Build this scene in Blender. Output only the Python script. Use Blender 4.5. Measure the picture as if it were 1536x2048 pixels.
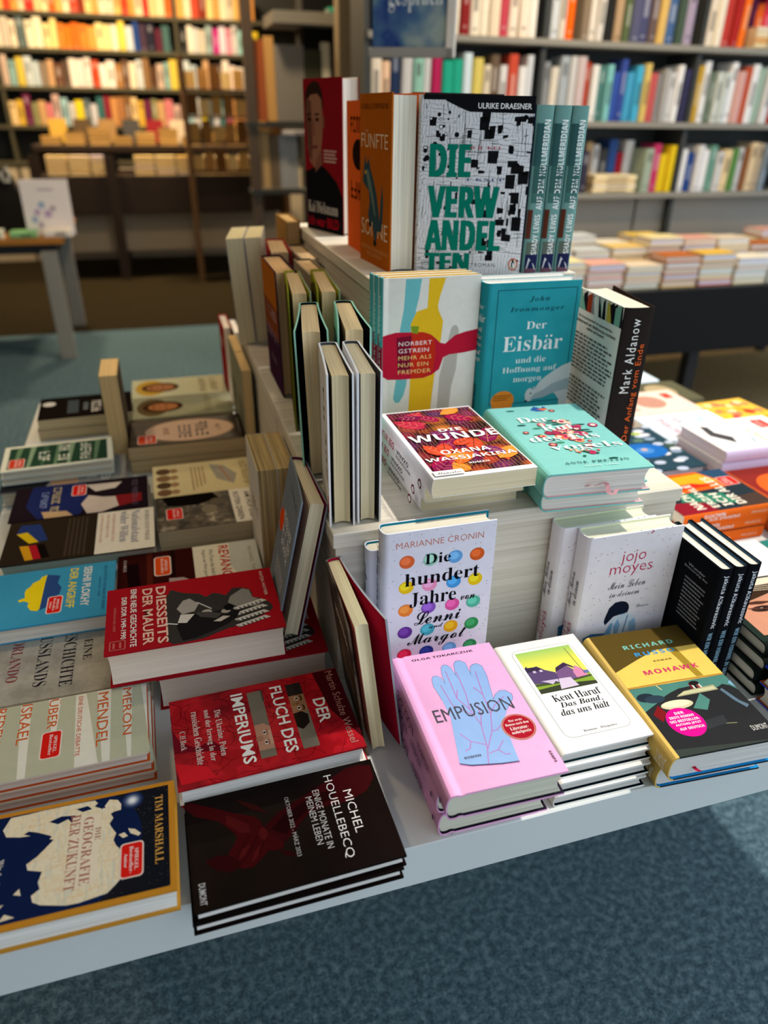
import bpy, math, random
from mathutils import Matrix, Vector
S = bpy.context.scene
for o in list(bpy.data.objects): bpy.data.objects.remove(o)
col = S.collection
TZ = 0.75                       # table top height above the floor

# ---------------- camera ----------------
cam = bpy.data.cameras.new('camera'); camo = bpy.data.objects.new('camera', cam); col.objects.link(camo)
cam.sensor_fit = 'HORIZONTAL'; cam.sensor_width = 36.0; cam.lens = 36.0 * 1442.3 / 1536
cam.clip_start = 0.02; cam.clip_end = 60
r_ = Vector((0.95939, -0.281735, 0.0139925)); u_ = Vector((0.124211, 0.466469, 0.875773)); f_ = Vector((0.253263, 0.83847, -0.48252))
camo.matrix_world = Matrix(((r_.x, u_.x, -f_.x, 0), (r_.y, u_.y, -f_.y, 0), (r_.z, u_.z, -f_.z, TZ + 0.66), (0, 0, 0, 1)))
cam.dof.use_dof = True; cam.dof.focus_distance = 0.84; cam.dof.aperture_fstop = 4.0
S.camera = camo

# ---------------- sky, sun, exposure ----------------
w = bpy.data.worlds.new('World'); S.world = w; w.use_nodes = True
bg = w.node_tree.nodes['Background']; bg.inputs[0].default_value = (0.80, 0.90, 1.0, 1); bg.inputs[1].default_value = 1.5
sun = bpy.data.lights.new('sun', 'SUN'); sun.energy = 3.0; sun.angle = math.radians(2.0); sun.color = (1, 0.91, 0.80)
suno = bpy.data.objects.new('sun', sun); col.objects.link(suno)
SUN_DIR = Vector((0.34, 0.01, 0.94))       # towards the sun
suno.rotation_euler = SUN_DIR.to_track_quat('Z', 'Y').to_euler()
vs = S.view_settings; S.display_settings.display_device = 'sRGB'
vs.view_transform = 'Standard'; vs.look = 'None'; vs.gamma = 1; vs.use_curve_mapping = False; vs.exposure = -0.12
try:
    S.cycles.use_denoising = True
    S.cycles.max_bounces = 6; S.cycles.diffuse_bounces = 4; S.cycles.glossy_bounces = 2
except Exception: pass

# ---------------- materials ----------------
def lin(h):
    h = h.lstrip('#'); c = [int(h[i:i+2], 16) / 255 for i in (0, 2, 4)]
    return [x / 12.92 if x <= .04045 else ((x + .055) / 1.055) ** 2.4 for x in c] + [1]
MC = {}
class N:                        # tiny node helper
    def __init__(s, name, rough=.5, spec=.03):
        s.m = bpy.data.materials.new(name); s.m.use_nodes = True; s.t = s.m.node_tree
        s.b = s.t.nodes['Principled BSDF']; s.b.inputs['Roughness'].default_value = rough
        s.b.inputs['Specular IOR Level'].default_value = spec
    def n(s, typ, **kw):
        x = s.t.nodes.new(typ)
        for k, v in kw.items():
            if k[0] == '_': setattr(x, k[1:], v)
            else:
                k = int(k[1:]) if k[0] == 'i' and k[1:].isdigit() else k.replace('__', ' ')
                if hasattr(v, 'is_linked') or isinstance(v, bpy.types.NodeSocket): s.t.links.new(v, x.inputs[k])
                else: x.inputs[k].default_value = v
        return x
    def coords(s, sx=1, sy=1, sz=1, rot=0):
        tc = s.n('ShaderNodeTexCoord'); mp = s.n('ShaderNodeMapping', i0=tc.outputs['Object'])
        mp.inputs['Scale'].default_value = (sx, sy, sz); mp.inputs['Rotation'].default_value = (0, 0, rot); return mp.outputs[0]
    def noise(s, vec, scale, detail=3, rough=.5):
        return s.n('ShaderNodeTexNoise', Vector=vec, Scale=scale, Detail=detail, Roughness=rough).outputs[0]
    def ramp(s, fac, stops, interp='LINEAR'):
        r = s.n('ShaderNodeValToRGB', i0=fac); e = r.color_ramp; e.interpolation = interp
        while len(e.elements) < len(stops): e.elements.new(.5)
        for el, (p, c) in zip(e.elements, stops): el.position = p; el.color = lin(c)
        return r.outputs[0]
    def mix(s, fac, a, b, mode='MIX'):
        x = s.n('ShaderNodeMix', _data_type='RGBA', _blend_type=mode)
        for sock, v in ((x.inputs[0], fac), (x.inputs[6], a), (x.inputs[7], b)):
            if isinstance(v, str): sock.default_value = lin(v)
            elif isinstance(v, bpy.types.NodeSocket): s.t.links.new(v, sock)
            else: sock.default_value = v
        return x.outputs[2]
    def base(s, c): s.t.links.new(c, s.b.inputs['Base Color']); return s.m
    def bump(s, h, strength=.2, dist=.001):
        bp = s.n('ShaderNodeBump', Height=h, Strength=strength, Distance=dist); s.t.links.new(bp.outputs[0], s.b.inputs['Normal'])
def M(h, rough=.5, spec=.0):  # coated paper in one printed colour, with a faint mottle
    k = (h, rough)
    if k not in MC:
        q = N('print_' + h, rough, spec); v = q.noise(q.coords(), 90, 2)
        c = lin(h); d = [x * .93 for x in c[:3]] + [1]
        m = q.mix(v, '000000', '000000'); mx = m.node; mx.inputs[6].default_value = d; mx.inputs[7].default_value = [min(1, x * 1.05) for x in c[:3]] + [1]
        MC[k] = q.base(m)
    return MC[k]
def pages_mat(h, strength=.35, freq=900):
    k = ('pg', h, strength)
    if k not in MC:
        q = N('pages_' + h, .8, .1); f = q.noise(q.coords(3, 3, freq), 1, 3, .7)
        c = lin(h); a = [x * (1 - strength) for x in c[:3]] + [1]
        m = q.mix(q.ramp(f, [(.35, '000000'), (.6, 'ffffff')]), '000000', '000000'); mx = m.node; mx.inputs[6].default_value = a; mx.inputs[7].default_value = c
        MC[k] = q.base(m)
    return MC[k]

# ---------------- mesh helpers ----------------
def tagp(o, label=None, cat=None, group=None, kind=None):
    if label: o['label'] = label
    if cat: o['category'] = cat
    if group: o['group'] = group
    if kind: o['kind'] = kind
    return o
def link(o, parent=None):
    col.objects.link(o)
    if parent: o.parent = parent
    return o
def empty(name, mat, parent=None):
    o = bpy.data.objects.new(name, None); o.empty_display_size = .02; link(o, parent); o.matrix_world = mat; return o
def mesh(name, v, f, mats, idx=None, smooth=0):
    me = bpy.data.meshes.new(name); me.from_pydata([tuple(p) for p in v], [], f)
    for m in mats: me.materials.append(m)
    if idx: me.polygons.foreach_set('material_index', idx)
    if smooth:
        me.polygons.foreach_set('use_smooth', [True] * len(me.polygons)); me.set_sharp_from_angle(angle=math.radians(smooth))
    me.update(); return me
def ob(name, me, parent=None): return link(bpy.data.objects.new(name, me), parent)
class MB:
    def __init__(s): s.v = []; s.f = []; s.i = []
    def add(s, v, f, i=0):
        n = len(s.v); s.v += [tuple(p) for p in v]; s.f += [tuple(a + n for a in q) for q in f]; s.i += [i] * len(f) if isinstance(i, int) else list(i)
        return s
    def box(s, x0, y0, z0, x1, y1, z1, i=0, bev=0):
        if bev <= 0:
            v = [(x, y, z) for z in (z0, z1) for y in (y0, y1) for x in (x0, x1)]
            return s.add(v, [(0, 2, 3, 1), (4, 5, 7, 6), (0, 1, 5, 4), (1, 3, 7, 5), (3, 2, 6, 7), (2, 0, 4, 6)], i)
        b = bev; ring = lambda z, e: [(x0+e+bb[0]*b, y0+e+bb[1]*b, z) for bb in ()]
        def oct_(z, e):
            X0, X1, Y0, Y1 = x0 + e, x1 - e, y0 + e, y1 - e; k = b * .7
            return [(X0+k, Y0, z), (X1-k, Y0, z), (X1, Y0+k, z), (X1, Y1-k, z), (X1-k, Y1, z), (X0+k, Y1, z), (X0, Y1-k, z), (X0, Y0+k, z)]
        L = [oct_(z0, b), oct_(z0 + b, 0), oct_(z1 - b, 0), oct_(z1, b)]; v = sum(L, []); f = [tuple(range(7, -1, -1)), tuple(range(24, 32))]
        for r in range(3):
            for k in range(8): f.append((r*8+k, r*8+(k+1) % 8, r*8+8+(k+1) % 8, r*8+8+k))
        return s.add(v, f, i)
    def cyl(s, p, q, r, n=12, i=0, r2=None):
        p = Vector(p); q = Vector(q); d = (q - p).normalized(); a = d.orthogonal().normalized(); b = d.cross(a); r2 = r if r2 is None else r2
        v = []
        for c, rr in ((p, r), (q, r2)): v += [c + (a * math.cos(2*math.pi*k/n) + b * math.sin(2*math.pi*k/n)) * rr for k in range(n)]
        return s.add(v, [(k, (k+1) % n, n+(k+1) % n, n+k) for k in range(n)] + [tuple(range(n-1, -1, -1)), tuple(range(n, 2*n))], i)
    def build(s, name, mats, parent=None, smooth=0): return ob(name, mesh(name, s.v, s.f, mats if isinstance(mats, (list, tuple)) else [mats], s.i, smooth), parent)

# ---------------- lettering ----------------
FN = {'s': (0x1D400, 0x1D41A, 0x1D7CE), 'i': (0x1D468, 0x1D482, 0x1D7CE), 'it': (0x1D434, 0x1D44E, None), 'c': (0x1D4D0, 0x1D4EA, None), 'b': (0x1D5D4, 0x1D5EE, 0x1D7EC), 'bi': (0x1D63C, 0x1D656, None), 'si': (0x1D608, 0x1D622, None)}
UM = {'ä': 'a', 'ö': 'o', 'ü': 'u', 'Ä': 'A', 'Ö': 'O', 'Ü': 'U'}
def fmap(st, font):
    if font not in FN: return st
    A, a, d = FN[font]; out = ''
    for ch in st:
        ch = UM.get(ch, ch)
        if 'A' <= ch <= 'Z': out += chr(A + ord(ch) - 65)
        elif 'a' <= ch <= 'z': out += 'ℎ' if (font == 'it' and ch == 'h') else chr(a + ord(ch) - 97)
        elif ch.isdigit() and d: out += chr(d + ord(ch) - 48)
        else: out += ch
    return out
_CU = bpy.data.curves.new('lettering_source', 'FONT'); _CO = bpy.data.objects.new('lettering_source', _CU)
_CU.resolution_u = 2; _CU.fill_mode = 'FRONT'
def _txt(st, off, sp):
    _CU.body = st; _CU.offset = off; _CU.space_character = sp; me = _CO.to_mesh()
    v = [(p.co.x, p.co.y) for p in me.vertices]; f = [tuple(p.vertices) for p in me.polygons]
    _CO.to_mesh_clear(); return v, f
TC = {}
def TXT(st, font='n', sp=1.0):
    k = (st, font, sp)
    if k in TC: return TC[k]
    off = {'n': 0, 'h': .018, 'l': -.008, 's': -.006}.get(font, 0)
    v, f = _txt(fmap(st, font), off, sp); v = list(v); f = list(f)
    if font in FN:
        for j, ch in enumerate(st):
            if ch in UM:
                a, _ = _txt(fmap(st[:j+1], font), off, sp); b, _ = _txt(fmap(ch, font), off, sp)
                x1 = max(p[0] for p in a); wd = max(p[0] for p in b) - min(p[0] for p in b); top = max(p[1] for p in b); cx = x1 - wd / 2
                for dx in (-.11, .11):
                    n = len(v); v += [(cx + dx + .055 * math.cos(t * math.pi / 4), top + .14 + .055 * math.sin(t * math.pi / 4)) for t in range(8)]; f.append(tuple(range(n, n + 8)))
    if not v: v = [(0, 0)]
    xs = [p[0] for p in v]; ys = [p[1] for p in v]; x0, x1, y0, y1 = min(xs), max(xs), min(ys), max(ys)
    wq = max(x1 - x0, 1e-6); hq = max(y1 - y0, 1e-6)
    TC[k] = ([((p[0]-x0)/wq, (p[1]-y0)/hq) for p in v], f, wq / hq); return TC[k]

# ---------------- books ----------------
class Printer:                  # printed shapes and lettering laid on a book's faces
    def __init__(s, B): s.B = B; s.parts = {}; s.n = 0; s.cur = 'cover_print'; s.par = 'cover'; s.side = 'front'; s.ar = B.W / B.H
    def on(s, side):
        s.side = side
        if s.cur.endswith('_print'): s.cur = {'front': 'cover_print', 'spine': 'spine_print', 'back': 'back_print'}[side]
        return s
    def part(s, name, par='root'): s.cur = name; s.par = par; return s
    def raw(s, pts, faces, c):
        s.n += 1; h = .00010 + .000008 * s.n if s.side != 'spine' else .00015 + .00004 * s.n
        P = s.parts.setdefault(s.cur, dict(v=[], f=[], i=[], m=[], par=s.par)); m = c if isinstance(c, bpy.types.Material) else M(c)
        if m not in P['m']: P['m'].append(m)
        k = P['m'].index(m); n = len(P['v']); vt = s.B.vt if s.side == 'front' else None
        if vt: pts = [(u, vt[0] + vt[1] * v if v > .012 else v) for u, v in pts]
        P['v'] += [s.B.map(s.side, u, v, h) for u, v in pts]; P['f'] += [tuple(a + n for a in q) for q in faces]; P['i'] += [k] * len(faces); return s
    def poly(s, pts, c): return s.raw(pts, [tuple(range(len(pts)))], c)
    def grid(s, u0, v0, u1, v1, c, nu=8):       # subdivided, for curved spines
        pts = [(u0 + (u1 - u0) * k / nu, v) for k in range(nu + 1) for v in (v0, v1)]
        return s.raw(pts, [(2*k, 2*k+2, 2*k+3, 2*k+1) for k in range(nu)], c)
    def rect(s, u0, v0, u1, v1, c): return s.poly([(u0, v0), (u1, v0), (u1, v1), (u0, v1)], c)
    def asp(s): return {'front': s.B.W / s.B.H, 'back': s.B.W / s.B.H, 'spine': s.B.T / s.B.H}[s.side]
    def ell(s, cu, cv, ru, rv, c, n=20, rot=0):
        return s.poly([(cu + ru * math.cos(2*math.pi*k/n + rot), cv + rv * math.sin(2*math.pi*k/n + rot)) for k in range(n)], c)
    def disc(s, cu, cv, r, c, n=24): return s.ell(cu, cv, r, r * s.asp(), c, n)
    def rrect(s, u0, v0, u1, v1, r, c):
        ra = r * s.asp(); pts = []
        for (x, y, a) in ((u1-r, v1-ra, 0), (u0+r, v1-ra, 90), (u0+r, v0+ra, 180), (u1-r, v0+ra, 270)):
            pts += [(x + r * math.cos(math.radians(a + t)), y + ra * math.sin(math.radians(a + t))) for t in (0, 30, 60, 90)]
        return s.poly(pts, c)
    def line(s, pts, wd, c):                    # stroke; wd in width fractions
        A = s.asp(); 
        for (a, b) in zip(pts, pts[1:]):
            dx, dy = (b[0]-a[0]), (b[1]-a[1]) / A; L = math.hypot(dx, dy) or 1; nx, ny = -dy / L * wd / 2, dx / L * wd / 2 * A
            s.n -= 1; s.poly([(a[0]+nx, a[1]+ny), (b[0]+nx, b[1]+ny), (b[0]-nx, b[1]-ny), (a[0]-nx, a[1]-ny)][::-1], c)
        s.n += 1; return s
    def frame(s, u0, v0, u1, v1, wd, c): return s.line([(u0, v0), (u1, v0), (u1, v1), (u0, v1), (u0, v0)], wd, c)
    def T(s, st, u0, v0, u1, v1, c, font='n', rot=0, shear=0, skew=0, sp=1.0):
        v, f, _ = TXT(st, font, sp); q = []
        for x, y in v:
            x = x + shear * (y - .5)
            if rot == 90: x, y = 1 - y, x           # reads upwards
            elif rot == -90: x, y = y, 1 - x        # reads downwards
            elif rot == 180: x, y = 1 - x, 1 - y
            q.append((u0 + (u1 - u0) * x, v0 + (v1 - v0) * y + skew * x))
        return s.raw(q, f, c)
    def G(s, u0, v0, u1, v1, c, up=False):    # lettering too blurred to read: strokes without words
        rn = random.Random(int(u0 * 991 + v0 * 1013)); n = max(3, int((u1 - u0) / max(.02, (v1 - v0)) * s.asp() * 1.5)) if not up else max(3, int((v1 - v0) / max(.02, u1 - u0) / s.asp() * .8))
        for k in range(n):
            if rn.random() < .1: continue
            for a0, b0, a1, b1 in rn.sample([(.1, 0, .3, 1), (.6, 0, .8, 1), (.1, .8, .8, 1), (.1, .42, .75, .6), (.1, 0, .8, .18)], 3):
                t0, t1 = (k + a0) / n, (k + a1) / n; s.n -= 1
                if up: s.rect(u0 + (u1 - u0) * (1 - b1), v0 + (v1 - v0) * t0, u0 + (u1 - u0) * (1 - b0), v0 + (v1 - v0) * t1, c)
                else: s.rect(u0 + (u1 - u0) * t0, v0 + (v1 - v0) * b0, u0 + (u1 - u0) * t1, v0 + (v1 - v0) * b1, c)
        s.n += 1; return s
    def lines(s, n, u0, v0, u1, v1, c, frac=.45, seed=1):   # rows of tiny unreadable print
        rn = random.Random(seed)
        for k in range(n):
            y = v1 - (v1 - v0) * (k + .5) / n; hh = (v1 - v0) / n * frac / 2; x = u0
            e = u1 - (u1 - u0) * rn.random() * .25
            while x < e:
                l = (u1 - u0) * rn.uniform(.04, .12); s.n -= 1; s.rect(x, y - hh, min(x + l, e), y + hh, c); x += l + (u1 - u0) * .02
        s.n += 1; return s
def profile(W, T, b, o, bulge, conc, segs, ff, fb, groove, hard):
    fz = lambda x: ff * max(0, x / W) ** 1.6; bz = lambda x: -fb * max(0, x / W) ** 1.6
    xs = [W, W * .8, W * .6, W * .4, W * .2, 0] if (ff or fb) else [W, 0]
    if groove: xs = [W, .012, .0095, .0065, .004, 0]
    gd = {.0095: .0013, .0065: .0013} if groove else {}
    up = [(x, T + fz(x) - gd.get(x, 0)) for x in xs]; lo = [(x, bz(x) + gd.get(x, 0)) for x in reversed(xs)]
    arc = [(-bulge * math.sin(math.pi * (1 - k / segs)) ** .75, T / 2 + T / 2 * math.cos(math.pi * k / segs) if bulge > 0 else T * (1 - k / segs)) for k in range(1, segs)]
    upi = [(x, T - b + fz(x) - gd.get(x, 0)) for x in xs]; loi = [(x, b + bz(x) + gd.get(x, 0)) for x in reversed(xs)]
    Ti = T - 2 * b
    arci = [(-(bulge - b * .6 if bulge > b else -b) * math.sin(math.pi * (1 - k / segs)) ** .75 if bulge > 0 else b, b + Ti / 2 + Ti / 2 * math.cos(math.pi * k / segs) if bulge > 0 else b + Ti * (1 - k / segs)) for k in range(1, segs)]
    return up + arc + lo, upi + arci + loi, len(xs)
class Book:
    def __init__(s, W, H, T, front, spine=None, back=None, inside='f4f0e6', pages='efe6d0', kind='hard', bulge=None, ff=0, fb=0, groove=False, draw=None, pstr=.3, segs=10, gloss=.4, conc=None, thick=None, vt=None):
        s.vt = vt
        s.W, s.H, s.T = W, H, T; hard = kind == 'hard'
        b = thick or (.0024 if hard else .0006); o = .003 if hard else .0004
        s.b = b; s.bulge = bulge if bulge is not None else (min(.008, T * .28) if hard else 0)
        s.conc = conc if conc is not None else (min(.006, T * .16) if hard else 0); s.ff, s.fb = ff, fb
        spine = spine or front; back = back or front
        mm = lambda x: x if isinstance(x, bpy.types.Material) else M(x, gloss)
        s.mats = [mm(front), mm(spine), mm(back), mm(inside)]
        out, inn, nx = profile(W, T, b, o, s.bulge, s.conc, segs, ff, fb, groove, hard); n = len(out); v = []
        for y in (0, H): v += [(x, y, z) for x, z in out]; v += [(x, y, z) for x, z in inn]
        f, idx = [], []
        for k in range(n - 1):
            m = 0 if k < nx - 1 else (1 if k < n - nx else 2)
            f.append((k, k + 1, 2*n + k + 1, 2*n + k)); idx.append(m)
            f.append((n + k + 1, n + k, 3*n + k, 3*n + k + 1)); idx.append(3)
            f.append((k + 1, k, n + k, n + k + 1)); idx.append(m if not hard else m)
            f.append((2*n + k, 2*n + k + 1, 3*n + k + 1, 3*n + k)); idx.append(m)
        for k, m in ((0, 0), (n - 1, 2)):
            q = (k, 2*n + k, 3*n + k, n + k); f.append(q if m else q[::-1]); idx.append(m)
        s.cover = (v, f, idx)
        # page block
        pb = []; Ti = T - 2 * b; sx = (lambda k: -(s.bulge - b) * math.sin(math.pi * k / 6) ** .75 if s.bulge > b else b)
        for k in range(7): pb.append((sx(k), b + (Ti / 2 - Ti / 2 * math.cos(math.pi * k / 6) if s.bulge > b else Ti * k / 6)))
        for k in range(7): pb.append((W - o - s.conc * math.sin(math.pi * k / 6), b + Ti * (1 - k / 6)))
        pb = [(max(x, -.02), min(max(z, b + .00005), T - b - .00005)) for x, z in pb]
        m = len(pb); pv = [(x, y, z) for y in (o, H - o) for x, z in pb]
        pf = [tuple(range(m)), tuple(range(2*m - 1, m - 1, -1))] + [(k, k + m, (k+1) % m + m, (k+1) % m) for k in range(m)]
        s.pages = (pv, pf); s.pmat = pages if isinstance(pages, bpy.types.Material) else pages_mat(pages, pstr)
        s.me_c = s.me_p = None; s.draw = draw; s.done = None
    def map(s, side, u, v, h):
        if side == 'front': x = u * s.W; return (x, v * s.H, s.T + s.ff * max(0, u) ** 1.6 + h)
        if side == 'back': x = (1 - u) * s.W; return (x, v * s.H, -s.fb * max(0, 1 - u) ** 1.6 - h)
        k = min(max(u, 0), 1)
        if s.bulge > 0:
            kk = math.acos(max(-1, min(1, 1 - 2 * k))) / math.pi; return (-s.bulge * math.sin(math.pi * kk) ** .75 - h, v * s.H, s.T * k)
        return (-h, v * s.H, s.T * k)
    def meshes(s):
        if s.me_c is None:
            s.me_c = mesh('cover', *s.cover[:2], s.mats, s.cover[2], 32); s.me_p = mesh('page_block', *s.pages, [s.pmat], None, 40)
            s.done = {}
            if s.draw:
                P = Printer(s); s.draw(P)
                for k, d in P.parts.items(): s.done[k] = (mesh(k, d['v'], d['f'], d['m'], d['i']), d['par'])
        return s
def place(B, name, label, x, y, z, a=0, mode='flat', lean=0, tilt=0, group=None, prints=True):
    B.meshes(); ar = math.radians(a); l = math.radians(lean)
    ex = Vector((math.cos(ar), math.sin(ar), 0))
    if mode == 'flat': ey = Vector((-math.sin(ar), math.cos(ar), 0)); ez = Vector((0, 0, 1))
    else:
        e0 = Vector((math.sin(ar), -math.cos(ar), 0)); ey = Vector((0, 0, math.cos(l))) - e0 * math.sin(l); ez = ex.cross(ey)
    if tilt: t = math.radians(tilt); ex, ey = ex * math.cos(t) + ey * math.sin(t), ey * math.cos(t) - ex * math.sin(t)
    mw = Matrix(((ex.x, ey.x, ez.x, x), (ex.y, ey.y, ez.y, y), (ex.z, ey.z, ez.z, z + TZ), (0, 0, 0, 1)))
    R = empty(name, mw); tagp(R, label, 'book', group)
    made = {'root': R, 'cover': ob('cover', B.me_c, R)}; ob('page_block', B.me_p, R)
    if prints:
        for k, (me, par) in B.done.items(): made[k] = ob(k, me, made.get(par, R))
    return R
# ---------------- surfaces ----------------
def carpet(name, a, b, c):
    q = N(name, .95, .05); v = q.coords(); f = q.noise(v, 260, 4, .75); g = q.noise(v, 70, 3, .6)
    k = q.mix(.45, q.ramp(f, [(.34, a), (.5, b), (.66, c)]), q.ramp(g, [(.35, a), (.5, b), (.68, c)])); q.bump(f, .8, .006); return q.base(k)
carpet_blue = carpet('blue_carpet', '22333d', '4d6a78', '93afba')
carpet_warm_dim = carpet('warm_dim_carpet', '15120b', '2b2517', '453b27')  # blue carpet under dim warm light, that light put into the colour
def laminate(axis):
    q = N('laminate_' + axis, .5, .3); sc = {'z': (2.5, 2.5, 420), 'y': (2.5, 420, 2.5), 'x': (420, 2.5, 2.5)}[axis]
    f = q.noise(q.coords(*sc), 1, 4, .65); sc2 = tuple(s_ * (.25 if s_ > 100 else .6) for s_ in sc); g = q.noise(q.coords(*sc2), 1, 2, .5)
    k = q.mix(.5, q.ramp(f, [(.3, 'b9b1a1'), (.5, 'd9d3c5'), (.7, 'e9e4d8')]), q.ramp(g, [(.3, 'c2baa9'), (.7, 'e6e1d5')])); return q.base(k)
lam_z, lam_y = laminate('z'), laminate('y')
def plain(name, h, rough=.5, var=.12, scale=12, spec=.3, bump=0):
    q = N(name, rough, spec); f = q.noise(q.coords(), scale, 4); c = lin(h)
    m = q.mix(f, '000000', '000000'); mx = m.node; mx.inputs[6].default_value = [x * (1 - var) for x in c[:3]] + [1]; mx.inputs[7].default_value = [min(1, x * (1 + var)) for x in c[:3]] + [1]
    if bump: q.bump(f, bump)
    return q.base(m)
white_lac = plain('white_lacquer', 'dbe0df', .38, .03, 4)
dark_metal = plain('dark_metal', '2a2a2c', .4)
grey_metal = plain('grey_metal', '8c8a84', .35, .06, 20)
shelf_grey = plain('shelf_grey', '8d8a80', .5, .06, 6)
shelf_dark = plain('shelf_back_dark', '3a3d3c', .6, .1, 5)
panel_grey = plain('panel_grey', '8f8a80', .55, .06, 3)
dark_wood = plain('dark_wood', '2a1d12', .5, .25, 8)
oak = plain('oak', 'a9702c', .45, .15, 9)
plaster = plain('plaster', 'cfc8ba', .8, .04, 3)
black_cloth = plain('black_cloth', '101112', .9, .2, 40)
cream = plain('bench_cream', 'b9ab92', .6, .06, 4)

# ---------------- room ----------------
def struct(name, mb, mat, **kw):
    o = mb.build(name, mat, **kw); o['kind'] = 'structure'; return o
struct('floor', MB().box(-6, -4, -.1, 6, 5.6, 0), carpet_blue)
struct('floor_rear', MB().box(-6, 5.6, -.1, 6, 10, .002), carpet_warm_dim)  # separate slab only to carry the painted warm dimness
struct('floor_side', MB().box(1.25, 2.55, -.05, 6, 5.6, .002), carpet('warm_lit_carpet', '5e4c2e', '94805a', 'c4ac80'))  # carpet around the counter, warm lamplight painted in as paler brown
struct('ceiling', MB().box(-6, -1.7, 3.1, .95, 10, 3.2).box(.95, 2.4, 3.1, 6, 10, 3.2), plaster)  # unseen; opening on the right shaped so sun reaches only that side
struct('wall_front', MB().box(-6, -1.8, 0, -.5, -1.7, 3.1), plaster)  # unseen, added behind the camera to keep daylight off the left
struct('wall_back', MB().box(-6, 9.08, 0, 6, 9.2, 3.1), plaster)
struct('wall_left', MB().box(-6.1, -4, 0, -6, 9.2, 3.1), plaster)
struct('wall_right', MB().box(1.02, 4.32, 0, 6, 4.42, 3.1), plain('wall_panel_brown', '9a8668', .7, .05, 3))

# ceiling lamps: warm downlights over the shelves and the rear of the shop; the last is added to warm the table's left
def downlight(x, y, watts, label, size=.28, colr=(1, .74, .44)):
    R = empty('ceiling_downlight', Matrix.Translation((x, y, 3.1))); tagp(R, label, 'lamp')
    m = MB(); m.cyl((0, 0, -.05), (0, 0, 0), size / 2 + .02, 20); m.build('housing', grey_metal, R)
    q = N('lamp_glow', .5); q.b.inputs['Emission Color'].default_value = colr + (1,); q.b.inputs['Emission Strength'].default_value = 6
    m = MB(); m.cyl((0, 0, -.056), (0, 0, -.05), size / 2, 20); m.build('diffuser', q.m, R)
    L = bpy.data.lights.new('downlight', 'AREA'); L.shape = 'DISK'; L.size = size; L.energy = watts; L.color = colr
    l = bpy.data.objects.new('downlight', L); link(l, R); l.location = (0, 0, -.07)
for i, (x, y, e) in enumerate([(-.9, 7.2, 95), (.5, 7.2, 95), (.4, 4.3, 30), (2.0, 2.75, 45), (-1.0, 2.2, 15)]):
    downlight(x, y, e, 'round warm ceiling downlight ' + ['before the left end of the rear bookcase', 'before the right end of the rear bookcase', 'above the rotating book tower', 'above the counter of stacked books', 'added to warm the left of the display table'][i])

# ---------------- display table and risers ----------------
R = empty('display_table', Matrix.Translation((0.45, 1.2, 0))); tagp(R, 'long white lacquered display table with a thick edge covered in books', 'table')
MB().box(-.795, .4526 - 1.2, TZ - .0634, .872, .73, TZ, bev=.0012).build('table_top', white_lac, R)
for sx in (-.73, .80):
    for sy in (-.14, .66): MB().box(sx - .03, sy - .03, 0, sx + .03, sy + .03, TZ - .0634, bev=.002).build('leg', grey_metal, R)
def riser(x0, x1, y0, y1, z0, z1, label, lid=.0205):
    R = empty('display_riser', Matrix.Translation(((x0 + x1) / 2, (y0 + y1) / 2, TZ + z0))); tagp(R, label, 'display riser')
    hx, hy, h = (x1 - x0) / 2, (y1 - y0) / 2, z1 - z0; i = .0035
    MB().box(-hx + i, -hy + i, 0, hx - i, hy - i, h - lid).build('body', lam_z, R)
    m = MB(); m.box(-hx, -hy, h - lid, hx, hy, h, bev=.0012); o = m.build('lid', [lam_z, lam_y], R)
    for p in o.data.polygons: p.material_index = 1 if abs(p.normal.z) > .9 else 0
ZA, ZB = .2265, .4515
riser(.1537, .6362, .715, 1.172, 0, ZA, 'low pale wood-grain riser at the front of the table, leaned on by white books')
riser(.1537, .6362, 1.1735, 1.72, 0, ZA, 'low pale wood-grain riser box behind the front riser, under the purple book')
riser(.287, .611, 1.02, 1.655, ZA, ZB, 'upper pale wood-grain riser box carrying the orange and black-and-white books')
# ---------------- book designs ----------------
WH, BK = 'f4f2ee', '16161a'
def spiegel(P, u0, v0, u1, v1, c='e2231a', third=None):
    P.part('sticker', 'root'); P.rrect(u0, v0, u1, v1, (u1-u0) * .1, 'f3d9cf'); a = (u1-u0) * .035; b = a * P.asp(); P.rrect(u0+a, v0+b, u1-a, v1-b, (u1-u0) * .08, c)
    P.part('sticker_lettering', 'sticker'); w_, h_ = u1-u0, v1-v0
    P.T('SPIEGEL', u0+.2*w_, v0+.62*h_, u1-.2*w_, v0+.78*h_, WH, 's'); P.T('Bestseller' + ('-' if third else ''), u0+.12*w_, v0+.40*h_, u1-.12*w_, v0+.56*h_, WH, 's')
    if third: P.T(third, u0+.3*w_, v0+.18*h_, u1-.3*w_, v0+.33*h_, WH, 's')
    P.part('cover_print', 'cover')

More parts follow.
